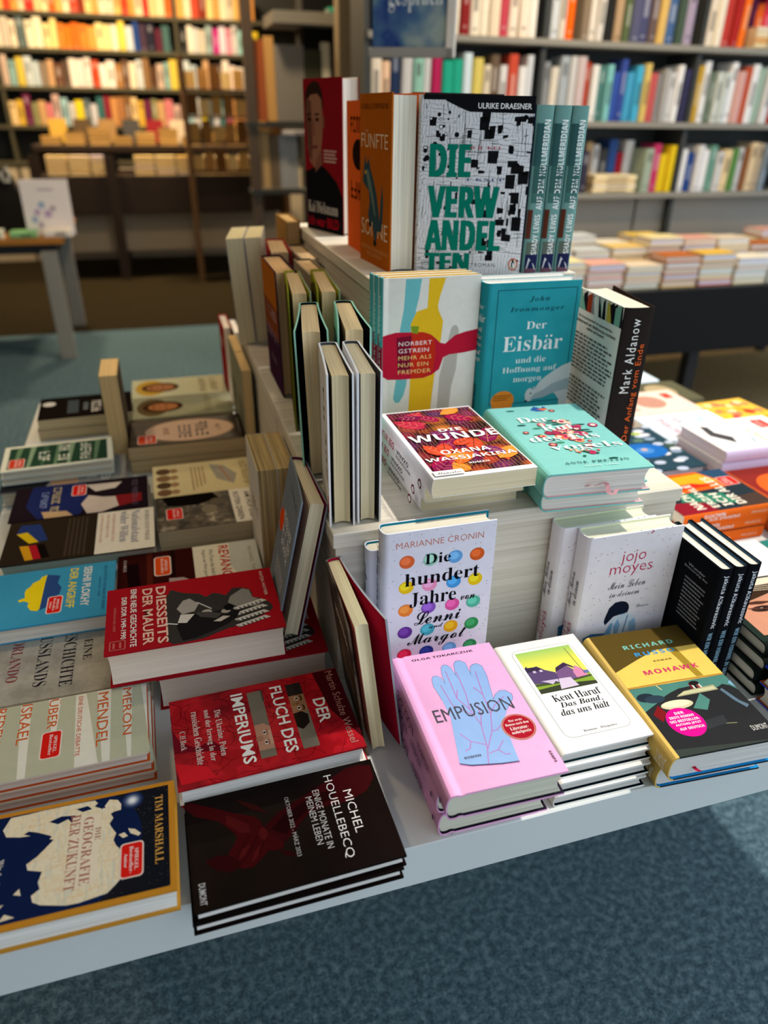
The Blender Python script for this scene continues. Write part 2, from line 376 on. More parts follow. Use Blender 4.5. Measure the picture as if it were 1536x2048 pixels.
def d_emp(P):
    bl, dk, vn = '8fb0e0', '4a5f8c', 'b078b8'
    P.T('OLGA TOKARCZUK', .15, .945, .79, .963, '2c2430', 'b')
    F = [[(.26,.613),(.242,.722),(.256,.774),(.28,.795),(.315,.797),(.35,.774),(.368,.688),(.40,.58)],
         [(.355,.66),(.371,.795),(.394,.853),(.425,.872),(.46,.87),(.486,.844),(.497,.775),(.50,.62)],
         [(.49,.642),(.503,.789),(.535,.866),(.565,.886),(.61,.886),(.648,.859),(.642,.75),(.625,.60)],
         [(.61,.621),(.646,.765),(.672,.818),(.71,.836),(.755,.838),(.791,.81),(.783,.727),(.72,.54)],
         [(.70,.52),(.76,.575),(.82,.598),(.875,.592),(.913,.557),(.90,.525),(.871,.505),(.79,.455),(.70,.38)]]
    palm = [(.154,.17),(.209,.327),(.263,.482),(.26,.613),(.36,.67),(.50,.645),(.62,.62),(.713,.552),(.76,.45),(.718,.391),(.68,.274),(.649,.112),(.50,.118),(.392,.129),(.242,.145)]
    grow = lambda q, k=.012: [(x + (x - sum(a for a, _ in q)/len(q)) * k * 4, y + (y - sum(b for _, b in q)/len(q)) * k * 3) for x, y in q]
    for q in F: P.poly(grow(q)[::-1], dk)
    for q in F: P.poly(q[::-1], bl)
    P.poly(palm, bl); P.line([(.154,.17),(.242,.147),(.392,.131),(.50,.12),(.649,.112)], .016, vn)
    for q in ([(.388,.136),(.444,.234),(.493,.387),(.464,.505),(.499,.618),(.52,.80)], [(.44,.222),(.56,.335),(.627,.449),(.651,.593),(.70,.78)], [(.448,.253),(.333,.293),(.273,.356)], [(.437,.197),(.526,.208),(.61,.259)],
              [(.464,.505),(.40,.60),(.42,.82)], [(.47,.46),(.33,.56),(.31,.72)], [(.56,.335),(.60,.33),(.66,.36)], [(.493,.387),(.53,.44),(.55,.52)], [(.333,.293),(.30,.25),(.25,.24)], [(.526,.208),(.57,.17),(.61,.17)], [(.627,.449),(.70,.50),(.83,.55)], [(.40,.60),(.44,.66)], [(.651,.593),(.60,.66)]):
        P.line(q, .009, vn)
    P.T('EMPUSION', .122, .452, .87, .545, '4c4a55', 'n'); P.T('ROMAN', .215, .19, .362, .205, '3a3040', 'b')
    P.T('KAMPA', .93, .062, .955, .137, '3a3040', 'b', rot=-90)
    P.part('sticker', 'root'); P.disc(.805, .325, .155, 'c8b0a0'); P.disc(.805, .325, .15, 'a81c2c'); P.disc(.805, .325, .143, 'd9a79a'); P.disc(.805, .325, .138, 'a81c2c')
    P.part('sticker_lettering', 'sticker'); P.T('Der erste', .74, .365, .87, .38, WH, 's'); P.T('Roman nach dem', .695, .34, .915, .356, WH, 's'); P.T('Literatur-', .72, .308, .89, .33, WH, 's'); P.T('nobelpreis', .715, .276, .895, .302, WH, 's')
    P.part('cover_print', 'cover').on('spine'); P.T('EMPUSION', .3, .50, .72, .80, '4c3a50', 'n', rot=-90); P.T('TOKARCZUK', .34, .24, .62, .42, '6a4a68', 'b', rot=-90); P.ell(.5, .06, .12, .012, '6a4a68')
EMP = Book(.119, .202, .0335, 'eeb0dc', 'e3a5d2', 'eeb0dc', '241f2c', 'e9e6d2', groove=True, draw=d_emp, bulge=.0075)

def d_kent(P):
    P.rrect(.105, .10, .87, .925, .09, '9a9a98'); P.rrect(.110, .103, .865, .922, .086, 'f4f3f0')
    q = N('painted_sky', .45); cx = q.coords(); sep = q.n('ShaderNodeSeparateXYZ', i0=cx); 
    mr = q.n('ShaderNodeMapRange', i0=sep.outputs[1]); mr.inputs[1].default_value = P.B.H * .6; mr.inputs[2].default_value = P.B.H * .9
    sky = q.base(q.ramp(mr.outputs[0], [(0, 'f6e66a'), (.55, 'e6e35c'), (1, '9cc86a')]))
    P.rect(.15, .49, .84, .897, sky)
    P.rect(.15, .49, .84, .62, '8aa83c'); P.poly([(.15,.49),(.84,.49),(.84,.52),(.5,.545),(.15,.53)], '3d4230'); P.poly([(.15,.56),(.5,.55),(.84,.565),(.84,.58),(.5,.575),(.15,.58)], '4a5238')
    P.poly([(.15,.585),(.15,.74),(.18,.76),(.20,.735),(.30,.745),(.36,.70),(.46,.66),(.48,.62),(.44,.565)], '5c4a72'); P.poly([(.15,.70),(.16,.745),(.30,.74),(.36,.70)], '3a3048')
    P.poly([(.45,.565),(.70,.575),(.70,.635),(.64,.70),(.47,.66)], '7a5a86'); P.poly([(.47,.66),(.64,.70),(.72,.655),(.70,.685),(.63,.735),(.50,.70)], '42304c'); P.poly([(.66,.575),(.80,.58),(.80,.625),(.73,.69),(.66,.63)], 'd98ab0')
    P.poly([(.78,.60),(.84,.60),(.84,.625),(.78,.63)], '6a78a8'); P.line([(.78,.60),(.76,.87)], .006, '2c2c2c')
    P.poly([(.40,.50),(.62,.505),(.59,.59),(.45,.595)], 'd9c8de'); P.poly([(.24,.60),(.44,.595),(.43,.565),(.40,.58),(.35,.555),(.30,.58)], 'cdbcd6')
    for a in (.22, .30): P.rect(a, .685, a+.035, .705, 'cfc0d8')
    P.T('Kent Haruf', .235, .40, .80, .462, '26262a', 's'); P.T('Das Band,', .265, .338, .76, .39, '26262a', 'i'); P.T('das uns hält', .215, .278, .785, .333, '26262a', 'i'); P.T('Roman · Diogenes', .325, .122, .705, .143, '3a3a3e', 's')
    P.on('spine'); P.T('Kent Haruf', .3, .15, .7, .8, '55555a', 's', rot=90)
KENT = Book(.109, .1815, .0165, 'f2f1ee', 'e9e5dc', 'f0efeb', '16343a', 'ece9e2', draw=d_kent, bulge=.0055)
KENT2 = Book(.109, .1815, .0165, 'f2f1ee', 'e3ded4', 'f0efeb', '101c22', 'ece9e2', bulge=.0055, draw=lambda P: P.rect(.45, .1, .55, .12, 'b8b0a4'))

def d_moh(P):
    P.rect(0, .512, 1, .80, 'f2cc62'); P.poly([(0,.66),(0,1),(1,1),(1,.80),(.55,.80),(.3,.74)], '5e4c22')
    P.poly([(0,.512),(.5,.517),(1,.512),(1,.525),(.5,.53),(0,.525)], 'b98a3c')
    P.rect(0, 0, 1, .51, '38403c'); P.poly([(0,.51),(1,.51),(1,.37),(.85,.42),(.5,.45),(.2,.39),(0,.33)], '4f8378')
    P.poly([(.0,.05),(0,.33),(.1,.36),(.2,.39),(.28,.42),(.36,.44),(.46,.46),(.60,.465),(.66,.45),(.82,.42),(.9,.44),(.96,.42),(1,.38),(1,0)], '2b2c2e')
    P.poly([(.38,.40),(.82,.405),(.81,.447),(.49,.435)], 'a9a67e'); P.poly([(.40,.41),(.80,.413),(.80,.435),(.5,.43)], 'c9c79e')
    for k, c in enumerate(('7a2226', 'd8d0c4', '16161a', 'a03030', 'd8d0c4')): P.poly([(.58+.024*k,.44),(.60+.024*k,.44),(.605+.02*k,.49),(.592+.02*k,.492)], c)
    P.ell(.645, .482, .05, .018, '26201e'); P.ell(.10, .43, .09, .035, '27323c'); P.ell(.17, .41, .10, .03, '2f3f4c'); P.poly([(.05,.30),(.15,.36),(.18,.30),(.09,.24)], '7a1c20'); P.ell(.33, .345, .16, .035, 'c9c2a0'); P.ell(.33, .353, .14, .025, 'ded8b8')
    P.poly([(.45,.30),(.62,.40),(.66,.34),(.56,.27)], '4f8378'); P.poly([(.83,.40),(.86,.41),(.92,.30),(.97,.26),(.93,.24),(.87,.31)], '5e7484'); P.line([(.30,.47),(.28,.51)], .012, 'd9c88a'); P.line([(.50,.17),(.72,.15)], .008, '8a8a66')
    P.poly([(.96,.44),(1,.46),(1,.40)], '7fb0c8'); P.poly([(.42,.20),(.66,.22),(.64,.16),(.42,.14)], '34373a')
    P.poly([(.68,.80),(.77,.80),(.80,.53),(.73,.53)], 'a8892f'); P.T('RICHARD', .255, .838, .80, .875, '7fc8b8', 'b', sp=1.25); P.T('RUSSO', .315, .765, .745, .80, '3a9ad0', 'b', sp=1.25); P.T('ROMAN', .447, .70, .637, .714, '6a5226', 'b', sp=1.3); P.T('MOHAWK', .262, .602, .834, .64, 'd0306a', 'b', sp=1.25)
    P.T('DUMONT', .80, .078, .96, .115, 'd0d0cc', 'n')
    P.part('sticker', 'root'); P.disc(.285, .215, .17, 'd3168c')
    P.part('sticker_lettering', 'sticker')
    for st, u0, v0, u1 in (('DER', .24, .275, .33), ('ERSTE ROMAN', .165, .247, .40), ('DES BESTSELLER-', .145, .219, .43), ('AUTORS JETZT', .17, .191, .42), ('AUF DEUTSCH', .18, .162, .415)): P.T(st, u0, v0, u1, v0+.018, WH, 'b')
    P.part('cover_print', 'cover').on('spine'); P.T('DUMONT', .25, .03, .75, .12, 'e9e2cc', 'n', rot=-90); P.T('MOHAWK', .35, .35, .7, .6, '5e4c22', 'b', rot=-90)
MOH = Book(.128, .2035, .035, '2b2c2e', 'e2bf68', '2b2c2e', '1f86c8', 'eceae4', draw=d_moh, bulge=.009)

def d_marg(P):
    P.T('MARIANNE CRONIN', .062, .895, .88, .93, 'c8745e', 'l')
    rn = random.Random(5)
    for k in range(160): P.n -= 1; P.ell(rn.random(), rn.random(), .004 + rn.random() * .004, .003, rn.choice(['8aa0b8', 'b8a88a', '9aa8b8', '7f9fb8', 'c8b8a0']), 6)
    P.n += 1
    cs = ['e06a3a','9ad0b8','6aaae0','d8622a','f0c820','f09ac0','4aa0e0','f0cc20','f08a3a','8a5ac0','e05aa0','5ac0a0','6a3a9a','4ab0c0','f0b020','3a9a5a','e02a50','2a3a90','6ab0e0','2f8a50']
    xs = [.163,.385,.618,.83]; ys = [.815, .665, .525, .385, .24]
    for k, c in enumerate(cs):
        x, y = xs[k % 4], ys[k // 4] - (k % 4) * .004; d = lin(c); P.disc(x, y, .071, c); P.ell(x - .012, y + .006, .045, .022, '%02x%02x%02x' % tuple(min(255, int(int(c[j:j+2], 16) * 1.1 + 14)) for j in (0, 2, 4)))
    q = 's'; b = '15151a'
    P.T('Die', .331, .785, .575, .845, b, q); P.T('hundert', .148, .67, .864, .745, b, q); P.T('Jahre', .20, .535, .65, .625, b, q); P.T('von', .70, .535, .84, .56, b, 'c')
    P.T('Lenni', .25, .42, .71, .50, b, 'c'); P.T('und', .40, .385, .54, .41, b, 'c'); P.T('Margot', .19, .265, .78, .36, b, 'c')
    P.on('spine'); P.T('Lenni und Margot', .25, .45, .75, .93, b, 'c', rot=90); P.T('MARIANNE CRONIN', .38, .12, .62, .40, 'c8745e', 'l', rot=90)
MARG = Book(.131, .249, .027, 'e6e8f2', 'e4e6f0', 'e6e8f2', '1f7f9a', 'f1ead4', draw=d_marg, bulge=.008, vt=(.07, .944))
MARGB = Book(.131, .212, .024, 'e6e8f2', 'e4e6f0', 'e6e8f2', '1f7f9a', 'f1ead4', draw=lambda P: P.on('spine').T('Lenni und Margot', .25, .35, .75, .9, '15151a', 'c', rot=90), bulge=.008)

def d_jojo(P):
    rn = random.Random(3)
    for k in range(90):
        P.n -= 1; P.ell(rn.random(), .15 + rn.random() * .84, .006, .004, rn.choice(['b83a5a', '5a6a8a', '2c3a4a', 'c8a080', '6a8a6a']), 6)
    P.n += 1; P.poly([(.62,.955),(.65,.975),(.66,.968),(.63,.948)], 'b82a4a')
    P.T('jojo', .345, .69, .62, .82, 'c02f58', 'l'); P.T('moyes', .235, .585, .72, .685, 'c02f58', 'l'); P.T('Mein Leben', .25, .475, .68, .545, '4a4a55', 'c'); P.T('in deinem', .285, .395, .63, .45, '4a4a55', 'c'); P.T('Roman', .63, .255, .78, .285, '7a7a85', 'c')
    P.poly([(.30,.125),(.345,.168),(.38,.20),(.48,.215),(.54,.22),(.55,.26),(.535,.30),(.50,.33),(.44,.345),(.37,.34),(.31,.295),(.28,.20),(.275,.16)], '1a2234'); P.poly([(.44,.215),(.50,.22),(.56,.205),(.52,.19)], '2a5a8a')
    P.poly([(.38,.02),(.355,.165),(.428,.203),(.52,.215),(.60,.19),(.66,.15),(.69,.02)], 'd6e6f0'); P.poly([(.42,.02),(.40,.10),(.44,.17),(.48,.10),(.47,.02)], '8ab4d4'); P.poly([(.60,.02),(.58,.12),(.64,.15),(.68,.06),(.68,.02)], '9ac0dc'); P.line([(.53,.02),(.55,.19)], .012, '3f6f98')
    P.poly([(.06,.03),(.15,.06),(.24,.05),(.38,.04),(.38,.01),(.2,.025),(.10,.01)], '3a6f9a'); P.poly([(.30,-.0),(.31,.05),(.36,.14),(.39,.13),(.38,.02)], '7aaed0')
    P.on('spine'); P.T('moyes', .55, .12, .85, .36, 'c02f58', 'l', rot=90); P.T('jojo', .2, .16, .5, .34, 'c02f58', 'l', rot=90); P.T('Mein Leben', .2, .46, .5, .72, '5a5a65', 'c', rot=90); P.T('in deinem', .55, .50, .8, .68, '5a5a65', 'c', rot=90)
JOJO = Book(.129, .208, .031, 'edeaf0', 'ebe8ee', 'edeaf0', 'e6eacb', 'f2efd8', draw=d_jojo, bulge=.009, vt=(.227, .79))

def d_him(P):
    P.on('spine'); P.T('Jakuta Alikavazovic', .3, .52, .72, .95, 'd9dde2', 'b', rot=-90); P.T('WIE EIN HIMMEL IN UNS', .35, .06, .68, .48, '8ab0c8', 'b', rot=-90)
    P.on('back'); P.T('Wunder', .55, .86, .85, .88, 'b8bcc4'); P.T('Erinnerung des', .5, .83, .9, .85, 'b8bcc4'); P.lines(11, .55, .45, .93, .78, '8a8e96', .4, 4)
HIM = Book(.112, .186, .0195, '14161a', '15171b', '15171b', '3a5a78', 'efebdd', draw=d_him, bulge=.006)

def d_face(P):
    P.rect(.08, .03, .97, .95, 'c08a70'); P.poly([(.08,.03),(.30,.03),(.36,.25),(.5,.5),(.62,.8),(.60,.95),(.08,.95)], 'c98f74')
    P.poly([(.55,.95),(.97,.95),(.97,.03),(.85,.03),(.80,.3),(.70,.6)], '3a2a20'); P.poly([(.78,.95),(.97,.95),(.97,.1),(.90,.3),(.84,.7)], 'd9cdb8')
    P.ell(.47, .76, .05, .09, '3a2a26'); P.ell(.47, .76, .026, .035, '1a1412'); P.ell(.475, .77, .012, .016, 'e8e0d8'); P.poly([(.56,.62),(.60,.75),(.60,.90),(.57,.88),(.54,.74)], '4a3024')
    P.ell(.40, .38, .045, .09, '3a2a26'); P.ell(.40, .38, .024, .03, '16100e'); P.poly([(.3,.5),(.36,.60),(.38,.52)], 'a86a54'); P.line([(.44,.66),(.50,.86)], .018, '5a3a2c')
    for k in range(12): P.line([(.93 - k*.02, .05 + k*.03), (.86 - k * .012, .5), (.88 - k * .008, .94)], .006, ['e8dcc4', '6a5038', '2a1c14'][k % 3])
    P.T('ROWOHLT', .02, .70, .055, .86, 'd9dcd4', 'b', rot=90)
FACE = Book(.128, .205, .0205, '26322c', '1c2320', '26322c', '16181a', 'e4dcc8', draw=d_face, bulge=.008)
BLUE = Book(.114, .21, .0285, '2a44b0', '7a3a1c', '2a44b0', 'b05a26', 'e2d8c4', draw=lambda P: P.rect(.12, .2, .6, .3, '4a62c8'), bulge=.008)
def d_script(P): P.G(.12, .55, .6, .68, '55505a'); P.G(.2, .40, .55, .52, '55505a'); P.lines(3, .2, .75, .8, .85, 'b8a8b0')
SCRIPT = Book(.13, .205, .02, 'f0e6e8', 'efe5e6', 'f0e6e8', 'f0e6e8', 'efe8e0', draw=d_script)
def d_nac(P):
    P.poly([(0,0),(1,0),(1,1),(0,1)], '28343c'); P.poly([(.55,.1),(1,.2),(1,.95),(.7,.98),(.5,.7)], 'e8621a'); P.poly([(.7,.2),(.95,.3),(.9,.9),(.78,.8),(.66,.5)], 'f0a428'); P.poly([(.6,.3),(.72,.5),(.7,.85),(.58,.7)], 'c8321e'); P.poly([(0,.6),(.25,.65),(.3,1),(0,1)], '8a1f2c'); P.poly([(.1,.3),(.4,.35),(.5,.75),(.3,.85)], '2f7a62'); P.poly([(.8,0),(1,0),(1,.3),(.75,.2)], '2c4a66'); P.poly([(.0,0),(.3,0),(.25,.3),(0,.35)], '4a3a34')
    for k, st in enumerate(('NACHTS', 'ERZÄHLE', 'ICH', 'DIR ALLES')): P.T(st, .08, .70 - .15*k, .30 + .07*len(st) - .1, .80 - .15*k, 'f2ead8', 'b')
    spiegel(P, .55, .02, .78, .2)
    P.on('spine'); P.T('NACHTS', .55, .55, .85, .78, 'f6efe6', 'b', rot=90); P.T('ERZÄHLE ICH', .2, .38, .5, .72, 'f6efe6', 'bi', rot=90); P.G(.4, .08, .6, .26, 'f0c8a8', True)
NAC = Book(.142, .19, .0225, '28343c', 'f06e26', 'f06e26', 'f06e26', 'efe6d6', kind='soft', draw=d_nac, bulge=.003)

def leaves():
    q = N('leaf_photo', .4); v = q.coords(); vo = q.n('ShaderNodeTexVoronoi', Vector=v, Scale=42.0); d = q.noise(v, 160, 3)
    c = q.ramp(q.n('ShaderNodeSeparateColor', i0=vo.outputs['Color']).outputs[0], [(.0, '3a1236'), (.25, '9a1f50'), (.45, 'd84a2a'), (.65, 'ee8a30'), (.8, 'c22a4a'), (1, '5a2a6a')])
    c = q.mix(q.ramp(vo.outputs['Distance'], [(.0, '000000'), (.85, 'ffffff')]), c, '1c0a16'); w_ = q.n('ShaderNodeTexWave', Vector=v, Scale=60.0, Distortion=6.0); w_.inputs['Detail'].default_value = 3
    return q.base(q.mix(q.ramp(w_.outputs[1], [(.6, '000000'), (.95, '777777')]), c, 'f0a868'))
LEAF = leaves()
def d_wun(P):
    P.rect(.03, .045, .985, .985, LEAF)
    rn = random.Random(8)
    for k in range(26):
        x, y = .1 + rn.random() * .8, .1 + rn.random() * .82; a = rn.random() * 6.28; L = .13 + rn.random() * .07; cc = rn.choice(['c8324a', 'e2682a', 'a81e4e', 'ee9438', '8a2050', 'd84a30', '7a2a6a'])
        pt = lambda s_, t_: (min(.98, max(.035, x + (math.cos(a) * s_ - math.sin(a) * t_) * L)), min(.98, max(.05, y + (math.sin(a) * s_ + math.cos(a) * t_) * L * P.ar)))
        P.poly([pt(-1, 0), pt(-.6, -.42), pt(0, -.55), pt(.6, -.3), pt(1, 0), pt(.6, .3), pt(0, .55), pt(-.6, .42)], cc)
        P.line([pt(-1, 0), pt(1, 0)], .006, 'f2b06a')
        for t_ in (-.5, -.1, .3): P.line([pt(t_, 0), pt(t_ + .3, .4)], .004, 'e8a070'); P.line([pt(t_, 0), pt(t_ + .3, -.4)], .004, 'e8a070')
    P.T('DIE', .41, .60, .66, .645, WH, 'b'); P.T('WUNDE', .05, .475, .985, .575, WH, 'b'); P.T('OXANA', .24, .275, .74, .335, WH, 'b'); P.T('WASSJAKINA', .04, .185, .955, .245, WH, 'b'); P.T('ROMAN', .415, .125, .615, .147, WH, 'b')
    P.rect(.012, .02, .30, .078, 'f4f2ee'); P.T('Blumenbar', .04, .034, .27, .062, '2a2a2a', 'c')
    P.on('spine'); P.T('DIE WUNDE', .45, .56, .85, .92, 'a02040', 'b', rot=90); P.T('OXANA', .5, .28, .75, .50, '2a2026', 'b', rot=90); P.T('WASSJAKINA', .2, .24, .45, .52, '2a2026', 'b', rot=90); P.disc(.5, .08, .26, '6a2030'); P.disc(.5, .08, .16, 'f0ecec')
WUN = Book(.128, .2105, .0238, 'f3f1f0', 'f1eef2', 'f1eff0', 'f4f2ee', 'f0e2bc', kind='soft', draw=d_wun, bulge=.004, pstr=.15)

def d_evg(P):
    rn = random.Random(4)
    P.poly([(.42,.93),(.50,.99),(.56,.95),(.60,.985),(.62,.955),(.56,.90),(.48,.90)], '2f5aa0'); P.poly([(.50,.94),(.60,.95),(.63,.93),(.56,.91)], 'e07030')
    for k in range(46):
        x, y = .52 + rn.gauss(0, .17), .56 + rn.gauss(0, .13); P.ell(x, y, .05, .012, rn.choice(['2f6a5c', '3f8a6a', '24544c']), 8, rn.random() * 6)
    for k in range(40):
        x, y = .53 + rn.gauss(0, .15), .58 + rn.gauss(0, .12); rr = rn.uniform(.02, .06); c = rn.choice(['c2406a', 'e07848', 'f0b89a', 'f4d8c8', 'd8566a', 'a83868', 'f0a070', '8a3a50'])
        P.disc(x, y, rr, c, 10); P.disc(x, y, rr * .55, rn.choice(['f4dcc8', 'e89a80', 'b03058']), 8)
    for k in range(14): x, y = .48 + rn.gauss(0, .07), .24 + rn.gauss(0, .04); P.disc(x, y, .018, rn.choice(['d86a50', 'f0b89a', '2f6a5c']), 8)
    P.T('Der', .165, .715, .50, .80, 'eef6f4', 's'); P.T('Ruf', .33, .575, .68, .655, 'eef6f4', 's'); P.T('des Eis', .10, .42, .82, .505, 'eef6f4', 's'); P.T('vogels', .215, .265, .95, .365, 'eef6f4', 's')
    P.T('ANNE PRETTIN', .205, .098, .845, .125, '24544c', 's', sp=1.2); P.T('ROMAN · LÜBBE', .37, .055, .70, .07, 'cfe8e4', 'b', sp=1.2)
    P.on('spine'); P.ell(.5, .2, .3, .03, '5fa89e')
EVG = Book(.133, .219, .0325, '86cbc6', '79bdb6', '86cbc6', 'e8b0b4', 'efece2', draw=d_evg, bulge=.009)

def d_norb(P):
    P.poly([(.225,.99),(.385,.99),(.358,.848),(.331,.768),(.377,.642),(.34,.544),(.282,.431),(.256,.221),(.23,.14),(.184,.084),(.14,.085),(.119,.12),(.138,.228),(.197,.465),(.173,.624),(.21,.787)], '6fbcc0')
    P.poly([(.461,.99),(.63,.99),(.579,.865),(.56,.80),(.57,.76),(.622,.686),(.611,.559),(.579,.415),(.556,.265),(.506,0),(.278,0),(.297,.28),(.302,.459),(.284,.674),(.342,.761),(.452,.783)][::-1], 'ecbe28')
    P.poly([(.71,.626),(.735,.645),(.761,.648),(.785,.63),(.796,.607),(.797,.477),(.791,.313),(.748,.176),(.718,0),(.595,0),(.611,.262),(.662,.44)], 'bdb8ae')
    P.poly([(0,.597),(.132,.619),(.42,.611),(.50,.59),(.548,.562),(.60,.525),(.656,.514),(.71,.545),(.757,.573),(.87,.595),(1,.61),(1,.451),(.855,.437),(.705,.43),(.643,.411),(.606,.323),(.53,.285),(.438,.264),(.181,.264),(.06,.27),(0,.297)], 'c01f3a')
    P.poly([(.14,.58),(.30,.59),(.29,.45),(.29,.32),(.16,.33)], '7c1830'); P.poly([(.30,.605),(.42,.611),(.50,.59),(.54,.56),(.56,.45),(.54,.32),(.44,.27),(.30,.27)], 'c8301f'); P.poly([(.286,.66),(.372,.655),(.36,.60),(.30,.61)], '7f9a2c')
    for k, st in enumerate(('NORBERT', 'GSTREIN', 'MEHR ALS', 'NUR EIN', 'FREMDER')): P.T(st, .165, .517 - .053*k, .515 - (.03 if k in (1, 3) else 0), .548 - .053*k, 'f2ece6' if k < 2 else 'f0d080', 'n', sp=1.1)
    P.on('spine'); P.grid(0, 0, 1, 1, '4f9ea2'); P.grid(0, .27, 1, .6, 'a81c34'); P.T('NORBERT GSTREIN', .35, .3, .65, .9, 'cfe0dc', 'b', rot=90)
NORB = Book(.1445, .238, .0145, 'ece9e0', '4f9ea2', 'ece9e0', 'e8b830', 'f2efe8', draw=d_norb, groove=True, bulge=.002, thick=.0026, vt=(.175, .825))
def d_eis(P):
    P.frame(.075, .03, .955, .965, .009, '1d4f60')
    P.T('John', .425, .865, .65, .91, '1d4450', 'i', sp=1.2); P.T('Ironmonger', .22, .785, .83, .83, '1d4450', 'i', sp=1.2); P.T('Der', .42, .65, .65, .712, 'eef2f0', 's'); P.T('Eisbär', .175, .475, .855, .60, 'eef2f0', 's'); P.T('und die', .335, .375, .685, .425, 'dfe9e8', 's'); P.T('Hoffnung auf', .195, .285, .825, .345, 'dfe9e8', 's'); P.T('morgen', .33, .20, .66, .25, 'dfe9e8', 's')
    P.poly([(.50,.03),(.485,.10),(.505,.14),(.54,.155),(.575,.135),(.60,.15),(.64,.20),(.70,.24),(.80,.29),(.90,.33),(1,.355),(1,0),(.93,0),(.90,.03),(.84,.09),(.78,.10),(.72,.07),(.68,.09),(.62,.07),(.56,.04)], 'c9cfd0'); P.poly([(.55,.05),(.60,.10),(.70,.13),(.80,.18),(1,.22),(1,.12),(.84,.10),(.70,.06)], '9fb0b6'); P.ell(.555, .105, .012, .006, '26303a'); P.ell(.505, .04, .018, .009, '26303a'); P.ell(.59, .15, .022, .012, 'aab8bc')
    P.part('sticker', 'root'); P.disc(.225, .062, .135, 'e88a30'); P.part('sticker_lettering', 'sticker'); P.lines(3, .12, .06, .33, .115, '8a5a20')
    P.part('cover_print', 'cover').on('spine'); P.T('Der', .3, .84, .8, .87, 'dfeeee', 's'); P.T('Eisbär', .12, .76, .92, .81, 'dfeeee', 's')
    for k, st in enumerate(('und', 'die', 'Hoffnung', 'auf', 'morgen')): P.T(st, .25, .70 - .05*k, .8, .73 - .05*k, 'cfe0e0', 's')
    P.T('IRONMONGER', .35, .1, .65, .35, '1d4450', 'b', rot=90)
def tealc():
    q = N('teal_linen', .5); v = q.coords(); return q.base(q.mix(q.noise(v, 30, 5), '1f8f9c', '37a9b4'))
EIS = Book(.1425, .228, .03, tealc(), '2a93a0', '2a98a6', 'f2f2ee', 'f3f0e6', draw=d_eis, bulge=.008, vt=(.185, .80))
def d_ald(P):
    P.on('back'); P.rect(0, .86, 1, 1, 'e6e0d2'); cs = ['7ab0a0', '9a3a22', 'e8e4dc', 'c8b04a', '3f7f86', '26262c', '8a8a90', '1c1c22']
    rn = random.Random(2)
    for k in range(26): x = rn.random() * .9; P.poly([(x, .86), (x + .05 + .1 * rn.random(), .86), (x + .1 * rn.random(), 1), (x - .01, .97)], rn.choice(cs))
    P.T('Die Vergangenheit ist gegenwärtig -', .08, .80, .86, .822, '2a2a2c', 'b'); P.T('Meisterwerk der Weltliteratur erscheint', .05, .768, .93, .79, '2a2a2c', 'b'); P.T('endlich auf Deutsch.', .3, .738, .7, .758, '2a2a2c', 'b'); P.lines(10, .05, .42, .98, .70, '5a5a5c', .5, 6); P.lines(7, .05, .16, .98, .37, '5a5a5c', .5, 7)
    P.on('spine'); P.T('Mark Aldanow', .22, .42, .52, .93, 'f2f0ec', 'n', rot=90, sp=1.2); P.T('Der Anfang vom Ende', .58, .06, .84, .76, 'e8682e', 'n', rot=90, sp=1.1)
ALD = Book(.138, .2085, .046, '2a2422', '2b2523', 'dfe0dc', '3a2c28', 'efe8d4', draw=d_ald, bulge=.006, ff=.012)

def scribble():
    q = N('ink_scribble_art', .4); v = q.coords(1, 1, 1, .06); c = None
    w1 = q.n('ShaderNodeTexWave', Vector=v, Scale=70.0, Distortion=7.0); w1.inputs['Detail'].default_value = 3; w1.inputs['Detail Scale'].default_value = 1.2
    w2 = q.n('ShaderNodeTexWave', Vector=v, Scale=60.0, Distortion=6.0, _bands_direction='Y'); w2.inputs['Detail'].default_value = 3; w2.inputs['Detail Scale'].default_value = 1.2
    n1 = q.noise(v, 38, 2, .5)
    m1 = q.mix(q.ramp(n1, [(.42, '000000'), (.55, 'ffffff')]), '000000', q.ramp(w1.outputs[1], [(.9, '000000'), (.97, 'cccccc')]))
    m2 = q.mix(q.ramp(n1, [(.40, 'ffffff'), (.56, '000000')]), '000000', q.ramp(w2.outputs[1], [(.9, '000000'), (.97, 'cccccc')]))
    c = q.mix(m1, 'e8e8ec', '2a2a2e'); c = q.mix(m2, c, '2a2a2e')
    return q.base(c)
SCR = scribble()
